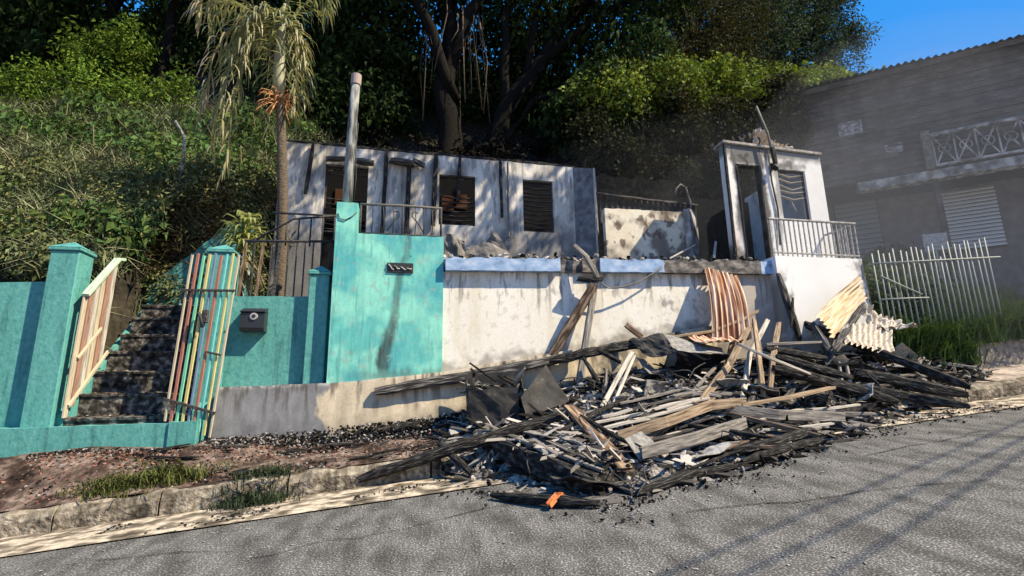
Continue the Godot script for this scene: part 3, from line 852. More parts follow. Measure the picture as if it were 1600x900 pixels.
# ---------------------------------------------------------------- steps, handrails, striped gate
func steps_and_gate() -> void:
	var th := thing("threshold", "turquoise concrete threshold block across the foot of the steps", "threshold")
	put("threshold_block", wall(-6.4, -3.08, -0.2, 0.3, flat(0.45), flat(1.345, 0.01, -4, 0.012), [], 0.1), M.teal_paint, th)
	put("corner_block", wall(-3.076, -2.74, -0.2, 0.33, flat(0.5), flat(1.37, 0, 0, 0.015), [], 0.1), M.teal_paint, th)
	var ss := thing("front_steps", "steep sooty concrete steps climbing between the two gate pillars", "steps")
	var y := 1.33
	for k in 7:
		var z := -0.06 - 0.275 * k
		var rise: float = [0.12, 0.32, 0.33, 0.33, 0.30, 0.32, 0.26][k]
		y += rise
		var st := mb()
		var top := y
		var prof := [Vector2(z, y - rise - 0.25), Vector2(z, y - 0.05), Vector2(z + 0.02, y - 0.045), Vector2(z + 0.022, y - 0.012), Vector2(z + 0.008, y), Vector2(z - 0.6, y + 0.01)]
		var n := 18
		for i in n:
			var xa := lerpf(-4.52, -2.95, float(i) / n)
			var xb := lerpf(-4.52, -2.95, float(i + 1) / n)
			for e in prof.size() - 1:
				var ws := []
				for q in [[xa, e], [xa, e + 1], [xb, e + 1], [xb, e]]:
					var pq: Vector2 = prof[q[1]]
					var w := 0.018 * nz.get_noise_2d(q[0] * 500, pq.y * 700) if q[1] > 0 and q[1] < 5 else 0.0
					ws.append(Vector3(q[0], pq.y + w, pq.x + w))
				quad(st, ws[0], ws[1], ws[2], ws[3])
		put("step", done(st), M.step_concrete, ss)
	put("landing", sheet(steps_of(-4.6, -2.7, 16), steps_of(-3.0, -2.0, 8), func(a, b): return 3.33 + 0.05 * nz.get_noise_2d(a * 200, b * 200)), M.step_concrete, ss)
	for s in [[-4.62, -4.525], [-2.945, -2.7]]:
		var st2 := mb()
		hexa(st2, [Vector3(s[0], 0.9, -0.05), Vector3(s[1], 0.9, -0.05), Vector3(s[1], 1.5, -0.05), Vector3(s[0], 1.5, -0.05), Vector3(s[0], 0.9, -2.2), Vector3(s[1], 0.9, -2.2), Vector3(s[1], 3.5, -2.2), Vector3(s[0], 3.5, -2.2)])
		put("stair_wall", done(st2), M.teal_paint, ss)
	# teal parapet that climbs to the right behind the gate
	var par := thing("stair_parapet", "faded turquoise parapet climbing behind the striped gate, half under dry vines", "wall")
	put("parapet_wall", wall(-4.65, -3.35, -2.35, -2.15, flat(3.2), flat(3.75, 1.0, -4.65, 0.05), [], 0.1), M.teal_paint, par)
	put("parapet_pier", wall(-3.345, -2.95, -2.3, -2.05, flat(3.2), flat(4.98, 0, 0, 0.02), [], 0.1), M.teal_paint, par)
	# pale slatted rail going up along the left side of the steps
	var rail := thing("stair_rail", "pale slatted wooden rail climbing the left side of the steps", "railing")
	for k in 6:
		var z := 0.02 - 0.125 * k
		put("rail_slat", board([Vector3(-4.48, 1.45 + 0.16 * k, z), Vector3(-4.46, 3.12 + 0.135 * k, z)], 0.03, 0.085, 0.15, k), M[["bar_cream", "bar_faded", "palewood", "bar_cream", "bar_faded", "palewood"][k]], rail)
	put("top_rail", board([Vector3(-4.44, 3.13, 0.06), Vector3(-4.44, 3.83, -0.6), Vector3(-4.44, 3.86, -0.74)], 0.1, 0.05, 0.1, 3), M.bar_pale_green, rail)
	put("low_rail", board([Vector3(-4.44, 2.25, -0.0), Vector3(-4.43, 2.72, -0.42)], 0.03, 0.04, 0.1, 4), M.bar_cream, rail)
	put("foot_rail", board([Vector3(-4.45, 1.6, 0.02), Vector3(-4.44, 2.4, -0.7)], 0.03, 0.05, 0.1, 5), M.bar_cream, rail)
	# striped gate leaf, swung out and sagging
	var gate := thing("striped_gate", "open gate of multicoloured vertical bars in front of the steps", "gate", Vector3(-2.84, 0, 0.18), -0.16)
	var cols := ["cream", "salmon", "mint", "yellow", "slate_blue", "salmon", "aqua", "yellow", "cream"]
	for k in 9:
		var x := -0.36 + 0.078 * k
		var foot := 1.36 - 0.026 * k + (0.02 if k % 3 == 0 else 0.0)
		put("gate_bar", board([Vector3(x - 0.02, foot, 0), Vector3(x + 0.085 + 0.006 * k, 3.75 + 0.02 * sin(k * 2.1), 0)], 0.04 if k in [1, 2, 3, 5] else 0.03, 0.028, 0.12, k + 2), M["bar_" + cols[k]], gate)
	put("gate_bar", board([Vector3(-0.395, 1.34, -0.02), Vector3(-0.28, 3.45, -0.02)], 0.02, 0.02, 0.1, 14), M.bar_red, gate)
	put("gate_rail", board([Vector3(-0.36, 3.215, 0.03), Vector3(0.4, 3.20, 0.03)], 0.025, 0.035, 0.1, 1), M.dark_metal, gate)
	put("gate_rail", board([Vector3(-0.42, 1.68, 0.03), Vector3(0.3, 1.47, 0.03)], 0.025, 0.04, 0.1, 2), M.dark_metal, gate)
	put("gate_rail", board([Vector3(0.08, 2.32, 0.03), Vector3(0.3, 2.27, 0.03)], 0.02, 0.03, 0.1, 3), M.dark_metal, gate)
	var lk := put("gate_lock", bx(Vector3(-0.02, 2.73, 0.015), Vector3(0.07, 2.92, 0.06), 0.012), M.dark_metal, gate)
	put("lock_handle", pipe([Vector3(-0.06, 2.88, 0.06), Vector3(0.0, 2.8, 0.1), Vector3(0.02, 2.66, 0.07)], 0.02, 7), M.dark_metal, lk)
	# slanted porch handrail above the low wall
	var hr := thing("porch_handrail", "dark iron handrail climbing above the low turquoise wall", "railing", Vector3(0, 0, -0.42))
	put("top_rail", pipe([Vector3(-2.62, 4.16, 0), Vector3(-1.2, 4.22, 0)], 0.022), M.dark_metal, hr)
	put("slant_rail", pipe([Vector3(-2.5, 4.2, -0.12), Vector3(-1.9, 4.62, -0.12), Vector3(-1.2, 4.72, -0.12)], 0.02), M.dark_metal, hr)
	put("upper_rail", pipe([Vector3(-2.25, 4.72, -0.14), Vector3(-1.2, 4.72, -0.14)], 0.018), M.dark_metal, hr)
	for k in 11:
		var x := -2.56 + 0.128 * k
		var wide := k in [0, 2, 4]
		put("handrail_bar", board([Vector3(x - (0.05 if wide else 0.0), 3.2, 0), Vector3(x, 4.2, 0)], 0.05 if wide else 0.022, 0.022, 0.1, k), M.brownwood if k in [0, 2] else M.dark_metal, hr)
	for k in 5:
		put("handrail_bar", pipe([Vector3(-2.0 + 0.19 * k, 4.15, -0.12), Vector3(-2.0 + 0.19 * k, minf(4.56 + 0.05 * k, 4.72), -0.12)], 0.014, 6), M.dark_metal, hr)

# ---------------------------------------------------------------- the burnt house shell
func louvres(parent: Node3D, r: Rect2, z: float, n: int, gone: Array, m: Material, bend := 0.04) -> void:
	var win := put("window", bx(Vector3(r.position.x, r.position.y - 0.03, z - 0.03), Vector3(r.end.x, r.position.y, z + 0.05), 0.005), M.dark_metal, parent)
	for x in [r.position.x, r.end.x - 0.03]: put("window_frame", bx(Vector3(x, r.position.y, z - 0.02), Vector3(x + 0.03, r.end.y, z + 0.03), 0.005), M.dark_metal, win)
	put("window_frame", bx(Vector3(r.position.x, r.end.y - 0.03, z - 0.02), Vector3(r.end.x, r.end.y, z + 0.03), 0.005), M.dark_metal, win)
	for k in n:
		if k in gone: continue
		var y := r.position.y + (k + 0.5) * r.size.y / n
		var d := bend * (0.5 + fb(k * 1.7, r.position.x, 1.0, 4))
		put("slat", board([Vector3(r.position.x + 0.03, y, z), Vector3(r.get_center().x, y - d, z + 0.01), Vector3(r.end.x - 0.03, y - 0.2 * d, z)], 0.07, 0.014, 0.1, k), m, win)

func house() -> void:
	var h := thing("burnt_house", "roofless burnt house shell with three black louvre windows above the street walls", "house")
	put("porch_floor", wall(-0.8, 6.42, -3.2, -0.305, flat(3.2), flat(3.86, 0.03, 0.6, 0.04), [], 0.2), M.floor_char, h)
	put("side_floor", wall(-2.64, -0.81, -3.2, -0.51, flat(2.8), flat(3.26, 0, 0, 0.03), [], 0.3), M.floor_char, h)
	var holes := [Rect2(-1.72, 3.9, 0.86, 2.53), Rect2(0.62, 5.24, 0.78, 1.14), Rect2(2.47, 5.18, 0.70, 1.22)]
	var wm := func(x: float, y: float) -> Color:
		var c := Color(0.53, 0.50, 0.455).lerp(Color(0.70, 0.66, 0.60), sst(0.3, 0.65, fb(x, y, 0.8, 40)))
		var low := y - 4.0
		c = c.lerp(Color(0.09, 0.092, 0.1), 0.85 * sst(1.5, 0.5, low + 1.2 * (fb(x, y, 0.9, 41) - 0.5) - 0.4 * sst(2.0, 3.4, x)))
		c = c.lerp(Color(0.16, 0.16, 0.165), 0.6 * sst(0.5, 0.85, fb(x * 1.2, y * 0.5, 1.2, 42)))
		c = c.lerp(Color(0.05, 0.05, 0.05), 0.8 * sst(0.18, 0.0, 6.86 - y + 0.12 * fb(x, 2, 5, 43)))
		for r in holes:      # smoke that licked out above each opening
			var dx := absf(x - r.get_center().x)
			var up: float = y - r.end.y
			if up > -0.1: c = c.lerp(Color(0.07, 0.07, 0.07), 0.75 * sst(0.5, 0.0, dx + up * 0.4 + 0.25 * fb(x, y, 3, 44)) * sst(0.45, 0.0, up))
		c = c.lerp(Color(0.1, 0.1, 0.1), 0.5 * sst(0.55, 0.75, fb(x * 2.5, y * 0.4, 2.2, 45)))
		if x > -0.35 and x < 0.5: c = c.lerp(Color(0.12, 0.12, 0.12), 0.6 * sst(0.15, 0.5, fb(x, y, 2, 46)) * sst(6.2, 6.6, y))
		c = c.lerp(Color(0.12, 0.12, 0.122), 0.5 * sst(0.66, 0.78, fb(x * 2.0, y * 0.5, 4.5, 48)))
		return c * (0.88 + 0.24 * fb(x, y, 16, 47))
	frame(Vector2(-2.8, 3.6), Vector2(6.7, 3.5))
	painted("window_wall_paint", Vector2(-2.8, 3.6), Vector2(6.7, 3.5), 90, wm)
	put("window_wall", wall(-2.6, 3.66, -2.36, -2.2, flat(3.4), flat(6.86, -0.012, -2.6, 0.025), holes, 0.1), M.window_wall_paint, h)
	var st := mb()
	hexa(st, [Vector3(3.66, 3.6, -2.2), Vector3(4.02, 3.6, -1.85), Vector3(4.02, 6.62, -1.85), Vector3(3.66, 6.78, -2.2), Vector3(3.72, 3.6, -2.36), Vector3(4.12, 3.6, -1.97), Vector3(4.12, 6.62, -1.97), Vector3(3.72, 6.78, -2.36)])
	put("return_wall", done(st), mat("return_wall_soot", [[0.0, lin(0.05, 0.05, 0.055)], [0.4, lin(0.13, 0.135, 0.15)], [1.0, lin(0.3, 0.31, 0.33)]], Vector3(0.6, 0.4, 0.6), 0.95, 0.2), h)
	put("return_edge", board([Vector3(4.0, 3.9, -1.82), Vector3(4.02, 6.6, -1.82)], 0.04, 0.04, 0.1, 2), M.palewood, h)
	louvres(h, Rect2(-1.72, 5.0, 0.86, 1.43), -2.3, 13, [3, 7, 8, 9, 10], M.ash)
	louvres(h, Rect2(0.62, 5.24, 0.78, 1.14), -2.3, 11, [7, 8, 9, 10], M.ash)
	louvres(h, Rect2(2.47, 5.18, 0.70, 1.22), -2.3, 12, [], M.ash)
	put("door_panel", bx(Vector3(-1.7, 3.6, -2.34), Vector3(-0.88, 5.0, -2.3), 0.01), M.soot_black, h)
	put("inner_wall", wall(-2.6, 4.0, -3.1, -3.0, flat(3.4), flat(6.65, 0, 0, 0.05), [], 0.3), M.soot_black, h)
	for b in [[-1.62, 5.85, 0.36], [0.72, 5.85, 0.28], [1.05, 5.9, 0.26]]: put("scorched_brick_panel", bx(Vector3(b[0], b[1], -2.99), Vector3(b[0] + b[2], b[1] + 0.36, -2.96), 0.01), M.ember_brick, h)
	put("window_hood", board([Vector3(-1.15, 6.50, -2.1), Vector3(-0.75, 6.47, -2.08)], 0.2, 0.1, 0.4, 8), M.ash, h)
	put("window_hood", board([Vector3(-1.7, 6.5, -2.1), Vector3(-1.3, 6.52, -2.08)], 0.16, 0.08, 0.4, 9), M.ash, h)
	put("top_plate", board([Vector3(-2.62, 6.885, -2.27), Vector3(0.6, 6.845, -2.27), Vector3(3.7, 6.81, -2.27)], 0.15, 0.07, 0.5, 3), M.char, h)
	for s in [[-1.98, 6.83, -2.06, 5.72, 0.07], [-0.5, 6.8, -0.53, 4.6, 0.08], [-0.02, 6.55, -0.05, 4.2, 0.09], [0.54, 6.8, 0.5, 5.2, 0.10], [1.06, 6.8, 1.02, 5.75, 0.075], [1.95, 6.8, 1.98, 5.45, 0.06], [2.12, 6.75, 2.12, 5.0, 0.035]]:
		put("stud", board([Vector3(s[2], s[3], -2.13), Vector3(s[0], s[1], -2.13)], s[4], 0.09, 0.4, s[0] * 3), M.greywood if s[4] < 0.04 else M.char, h)
	put("stud_bracket", board([Vector3(-0.42, 6.58, -2.12), Vector3(0.08, 6.52, -2.1)], 0.22, 0.12, 0.5, 5), M.ash, h)
	put("stud_bracket", board([Vector3(0.05, 6.62, -2.12), Vector3(0.3, 6.5, -2.1)], 0.14, 0.12, 0.5, 6), M.ash, h)
	# partitions at the right of the windows
	var pm := func(x: float, y: float) -> Color:
		var c := Color(0.62, 0.55, 0.43).lerp(Color(0.72, 0.68, 0.58), fb(x, y, 1.2, 50))
		c = c.lerp(Color(0.12, 0.095, 0.08), 0.85 * sst(0.34, 0.8, fb(x, y, 1.5, 51) + 0.25 * sst(5.0, 6.2, x) - 0.1))
		c = c.lerp(Color(0.09, 0.06, 0.05), 0.8 * sst(0.62, 0.76, fb(x, y * 0.7, 3.4, 52)))
		c = c.lerp(Color(0.06, 0.055, 0.05), 0.8 * sst(0.5, 0.1, y - 4.25 + 0.4 * (fb(x, y, 2, 53) - 0.5)))
		return c * (0.9 + 0.2 * fb(x, y, 14, 54))
	frame(Vector2(3.9, 3.6), Vector2(3.0, 2.3))
	painted("partition_paint", Vector2(3.9, 3.6), Vector2(3.0, 2.3), 110, pm)
	put("partition_wall", wall(4.13, 6.04, -1.74, -1.6, flat(3.6), flat(5.59, 0.01, 4, 0.02), [], 0.1), M.partition_paint, h)
	st = mb()
	hexa(st, [Vector3(6.05, 3.6, -1.45), Vector3(6.42, 3.6, -1.75), Vector3(6.42, 5.66, -1.75), Vector3(6.05, 5.65, -1.45), Vector3(5.97, 3.6, -1.55), Vector3(6.34, 3.6, -1.85), Vector3(6.34, 5.66, -1.85), Vector3(5.97, 5.65, -1.55)])
	put("partition_return", done(st), M.sooty_plaster, h)
	put("back_sheet", corrugated([Vector3(4.1, 6.05, -2.0), Vector3(6.6, 5.98, -2.0), Vector3(6.6, 5.4, -2.0), Vector3(4.1, 5.4, -2.0)], 18, 0.02, 0.02, 0.05, 2), M.burnt_metal, h)
	put("back_rail", board([Vector3(4.1, 6.08, -1.95), Vector3(5.3, 6.0, -1.95), Vector3(6.6, 5.95, -1.95)], 0.05, 0.05, 0.4, 1), M.ash, h)
	put("back_wall", wall(3.9, 6.6, -2.9, -2.8, flat(3.4), flat(6.9, 0.0, 0, 0.25), [], 0.25), mat("back_wall_soot", [[0.0, lin(0.003, 0.003, 0.003)], [0.6, lin(0.01, 0.011, 0.011)], [1.0, lin(0.03, 0.03, 0.028)]], Vector3(0.5, 0.5, 0.5), 0.95, 0.5), h)
	# burnt furnishings on the porch floor
	mat("burnt_cloth", [[0.0, lin(0.07, 0.065, 0.06)], [0.5, lin(0.15, 0.14, 0.13)], [1.0, lin(0.3, 0.28, 0.26)]], Vector3(0.5, 0.5, 0.5), 0.95, 1.0)
	var m1 := put("burnt_mattress", plate([Vector3(1.05, 4.36, -0.9), Vector3(1.62, 4.6, -0.75), Vector3(1.95, 3.95, -0.55), Vector3(0.98, 3.9, -0.6)], 0.2, 0.09, 3.3), M.burnt_cloth)
	tag(m1, "grey burnt mattress slumped on the porch under the middle window", "mattress")
	var m2 := put("burnt_cushion", plate([Vector3(0.66, 4.55, -0.75), Vector3(1.0, 4.42, -0.7), Vector3(1.02, 3.92, -0.6), Vector3(0.64, 3.9, -0.62)], 0.14, 0.09, 5.1), M.burnt_cloth)
	tag(m2, "burnt cushion standing on the porch directly behind the end of the turquoise wall", "cushion")
	var dr := thing("fallen_gutter", "bent pale metal hook hanging from the black back wall by the white room", "hook", Vector3(6.28, 5.2, -1.9))
	put("hook_rod", pipe([Vector3(0.12, -0.4, 0), Vector3(0.1, 0.8, 0), Vector3(0.02, 1.15, 0), Vector3(-0.1, 1.22, 0), Vector3(-0.22, 1.1, 0), Vector3(-0.25, 0.98, 0)], 0.022, 7), M.greywood, dr)
	timber("tilted_slat", "pale slat leaning inside the porch in front of the sooty partition", [Vector3(5.15, 4.3, -0.9), Vector3(5.95, 4.72, -1.2)], 0.05, 0.03, "palewood")
	timber("tilted_slat", "thin slat leaning inside the porch next to the white room", [Vector3(6.0, 4.15, -0.7), Vector3(6.32, 4.75, -1.0)], 0.05, 0.03, "palewood")

# ---------------------------------------------------------------- white room and balcony on the right
func annex() -> void:
	var a := thing("white_room", "small burnt white room with an open black doorway and a warped louvre window", "house")
	var door := Rect2(6.70, 3.9, 0.58, 2.46)
	var win := Rect2(7.70, 5.16, 0.68, 1.16)
	var wm := func(x: float, y: float) -> Color:
		var c := Color(0.74, 0.74, 0.735) * (0.92 + 0.12 * fb(x, y, 1.5, 60))
		var s := 0.0
		var n := 0.35 * (fb(x, y, 3.2, 61) - 0.5)
		s = maxf(s, sst(0.16, 0.0, 6.62 - y + n * 0.3) * 0.75)
		s = maxf(s, sst(0.42, 0.1, absf(x - 8.02) * 0.75 + absf(y - 6.42) * 1.3 + n) * 0.85)
		s = maxf(s, sst(0.35, 0.08, absf(x - 6.98) * 0.8 + absf(y - 6.55) + n) * 0.95)
		s = maxf(s, sst(0.13, 0.03, absf(x - 6.69 + 0.04 * sin(y * 4)) + n * 0.25) * sst(4.2, 5.2, y) * 0.9)
		s = maxf(s, sst(0.13, 0.02, absf(x - 7.31) + n * 0.3) * 0.9)
		s = maxf(s, sst(0.2, 0.06, absf(x - 7.56) * 1.4 + absf(y - 5.0) * 0.16 + n * 0.4) * 0.55)
		s = maxf(s, sst(0.12, 0.04, absf(x - 7.68) + n * 0.3) * sst(5.1, 5.4, y) * 0.6)
		s = maxf(s, 0.85 * sst(6.3, 6.42, y + n * 0.3) * sst(6.62, 6.72, x + n * 0.1) * sst(7.36, 7.26, x + n * 0.1))
		s = maxf(s, sst(4.75, 4.35, y + n) * sst(7.35, 6.9, x) * 0.9)
		c = c.lerp(Color(0.62, 0.50, 0.46), 0.6 * sst(6.75, 6.5, x) * sst(5.4, 4.6, y))
		return c.lerp(Color(0.045, 0.043, 0.043), s) * (0.95 + 0.1 * fb(x, y, 18, 62))
	frame(Vector2(6.3, 3.6), Vector2(2.7, 3.5))
	painted("white_room_paint", Vector2(6.3, 3.6), Vector2(2.7, 3.5), 110, wm)
	put("front_wall", wall(6.45, 8.82, -0.76, -0.6, flat(3.7), flat(6.78, -0.035, 6.4, 0.0), [door, win], 0.2), M.white_room_paint, a)
	frame(Vector2(6.3, 3.6), Vector2(2.7, 3.5))
	put("side_wall", bx(Vector3(8.66, 3.7, -3.0), Vector3(8.815, 6.66, -0.765), 0.01), M.white_plaster, a)
	put("inner_wall", wall(6.47, 6.6, -1.5, -0.77, flat(3.7), flat(5.3, 1.5, 6.47, 0.3), [], 0.04), M.back_wall_soot, a)
	put("inner_back_wall", bx(Vector3(6.605, 3.7, -3.0), Vector3(8.655, 6.5, -2.85), 0.01), M.back_wall_soot, a)
	put("room_floor", bx(Vector3(6.45, 3.6, -2.84), Vector3(8.65, 4.06, -0.77), 0.01), M.back_wall_soot, a)
	var st := mb()
	cbox(st, Vector3(-1.2, -0.03, -0.3), Vector3(1.22, 0.03, 0.07), 0.008)
	var roof := put("roof_slab", done(st), mat("slab_edge", [[0.0, lin(0.12, 0.11, 0.1)], [0.5, lin(0.3, 0.28, 0.26)], [1.0, lin(0.55, 0.53, 0.5)]], Vector3(0.8, 0.8, 0.8), 0.9, 0.3), a)
	roof.position = Vector3(7.63, 6.79, -0.62)
	roof.rotation.z = -0.035
	for s in [[6.70, 3.98, 0.04], [7.24, 3.98, 0.04]]: put("door_frame", bx(Vector3(s[0], 3.98, -0.72), Vector3(s[0] + s[2], 6.32, -0.58), 0.006), M.char, a)
	put("door_frame", bx(Vector3(6.74, 6.32, -0.72), Vector3(7.24, 6.36, -0.58), 0.006), M.char, a)
	put("corner_post", board([Vector3(6.43, 3.9, -0.56), Vector3(6.45, 6.76, -0.56)], 0.06, 0.05, 0.3, 2), M.char, a)
	louvres(a, win, -0.68, 9, [0, 1, 2, 3], M.palewood, 0.09)
	put("window_stick", board([Vector3(8.0, 5.6, -0.66), Vector3(8.08, 5.42, -0.66)], 0.015, 0.015, 0.1, 4), M.palewood, a)
	var lamp := put("wall_lamp", bx(Vector3(7.5, 6.28, -0.6), Vector3(7.62, 6.42, -0.54), 0.02), M.soot_black, a)
	put("lamp_globe", pipe([Vector3(7.56, 6.32, -0.53), Vector3(7.56, 6.24, -0.46)], 0.05, 10), M.soot_black, lamp)
	put("conduit", pipe([Vector3(7.5, 6.72, -0.57), Vector3(7.5, 6.0, -0.57), Vector3(7.56, 5.4, -0.57), Vector3(7.5, 4.6, -0.57)], 0.018, 7), M.ash, a)
	var pole := thing("service_pole", "thin leaning service pole rising above the doorway of the white room", "pole", Vector3(7.5, 6.6, -0.45))
	put("pole_rod", pipe([Vector3(0.02, -0.15, 0), Vector3(-0.05, 0.45, 0), Vector3(-0.2, 1.1, -0.05)], 0.025, 8), M.greywood, pole)
	put("pole_block", board([Vector3(0.03, -0.25, 0.02), Vector3(0.0, 0.12, 0.02)], 0.1, 0.07, 0.3, 3), M.char, pole)
	var rs := thing("roof_sheet", "grey corrugated sheet standing crumpled on the roof of the white room", "roofing sheet")
	put("sheet_panel", corrugated([Vector3(7.55, 7.42, -1.0), Vector3(8.5, 7.18, -1.0), Vector3(8.55, 6.80, -1.05), Vector3(7.5, 6.82, -1.05)], 9, 0.03, 0.1, 0.35, 4), M.zinc_sheet, rs)
	put("sheet_flap", corrugated([Vector3(7.0, 7.25, -1.3), Vector3(7.75, 7.5, -1.1), Vector3(7.7, 6.85, -1.0), Vector3(7.0, 6.85, -1.2)], 6, 0.03, -0.12, 0.3, 6), M.burnt_metal, rs)
	# balcony
	var b := thing("balcony", "bright white balcony base with ragged right corner below the white room", "balcony")
	frame(Vector2(6.6, 1.2), Vector2(2.2, 3.1))
	var bm := func(x: float, y: float) -> Color:
		var c := Color(0.78, 0.78, 0.775) * (0.93 + 0.1 * fb(x, y, 1.3, 70))
		var s := sst(0.34, 0.05, x - 6.69 + 0.5 * (fb(x, y * 0.7, 4, 71) - 0.5)) * sst(4.05, 3.5, y) * 0.85
		s = maxf(s, 0.75 * sst(0.32, 0.06, 8.62 - x + 0.4 * (fb(x, y, 4, 72) - 0.5)) * sst(0.35, 0.6, fb(x, y, 5, 73)))
		s = maxf(s, 0.8 * sst(2.95, 2.5, y + 0.6 * (fb(x, y, 2, 74) - 0.5)))
		return c.lerp(Color(0.16, 0.15, 0.13), s)
	painted("balcony_paint", Vector2(6.6, 1.2), Vector2(2.2, 3.1), 100, bm)
	put("base_wall", wall(6.70, 8.62, -0.59, 0.2, flat(1.3), flat(4.12, 0.01, 6.7, 0.01), [], 0.1), M.balcony_paint, b)
	put("broken_corner", wall(8.622, 8.74, -0.59, 0.14, flat(1.3), func(x): return 4.0 - 2.5 * (x - 8.62) + 0.1 * nz.get_noise_2d(x * 3000, 1), [], 0.03), M.grey_concrete, b)
	put("broken_edge", board([Vector3(6.72, 3.78, 0.2), Vector3(6.8, 3.3, 0.22), Vector3(6.96, 2.6, 0.24)], 0.13, 0.08, 0.7, 3), M.ash, b)
	put("broken_edge", board([Vector3(6.78, 3.5, 0.21), Vector3(6.86, 3.0, 0.25), Vector3(6.9, 2.5, 0.3)], 0.08, 0.08, 0.7, 7), M.char, b)
	var bal := thing("balustrade", "pale metal balustrade of upright bars on the white balcony", "railing")
	put("top_rail", bx(Vector3(6.68, 4.85, 0.13), Vector3(8.66, 4.89, 0.18), 0.01), M.sooty_white_metal, bal)
	put("bottom_rail", bx(Vector3(6.7, 4.19, 0.135), Vector3(8.64, 4.22, 0.17), 0.006), M.sooty_white_metal, bal)
	for k in 19:
		var x := 6.71 + k * 0.106
		put("baluster", bx(Vector3(x - 0.013, 4.13, 0.142), Vector3(x + 0.013, 4.852, 0.166), 0.005), M.sooty_white_metal, bal)
	put("side_rail", bx(Vector3(8.6, 4.85, -0.58), Vector3(8.65, 4.885, 0.125), 0.01), M.sooty_white_metal, bal)
	for k in 5: put("baluster", bx(Vector3(8.615, 4.13, -0.5 + k * 0.13), Vector3(8.64, 4.852, -0.475 + k * 0.13), 0.005), M.sooty_white_metal, bal)

# ---------------------------------------------------------------- picket fence
func fence() -> void:
	var f := thing("picket_fence", "thin white metal picket fence with a bent rail right of the balcony", "fence", Vector3(0, 0, 0.3))
	var n := 0
	for k in 22:
		var x := 8.78 + k * 0.135
		var foot := 2.3 + 0.1 * (x - 8.8)
		var h := 4.22 + 0.02 * k + 0.05 * sin(k * 1.9)
		var lean := 0.016 * sin(k * 2.7) - 0.02
		if k == 12: h -= 0.2
		put("picket", pipe([Vector3(x, foot, 0), Vector3(x + lean * 0.5, (foot + h) / 2, 0.01 * sin(k)), Vector3(x + lean, h, 0.015 * sin(k * 1.3))], 0.0145, 7), M.fence_paint, f)
	put("fence_rail", pipe([Vector3(8.75, 4.02, 0.02), Vector3(11.9, 4.28, 0.02)], 0.014, 6), M.fence_paint, f)
	put("fence_rail", pipe([Vector3(8.85, 3.78, 0.025), Vector3(9.3, 3.6, 0.03), Vector3(9.75, 3.44, 0.02)], 0.014, 6), M.fence_paint, f)
	put("fence_rail", pipe([Vector3(8.78, 3.32, 0.02), Vector3(9.5, 3.36, 0.03), Vector3(9.9, 3.38, 0.02)], 0.014, 6), M.fence_paint, f)
	put("fence_rail", pipe([Vector3(8.78, 2.62, 0.02), Vector3(11.9, 2.9, 0.02)], 0.014, 6), M.fence_paint, f)

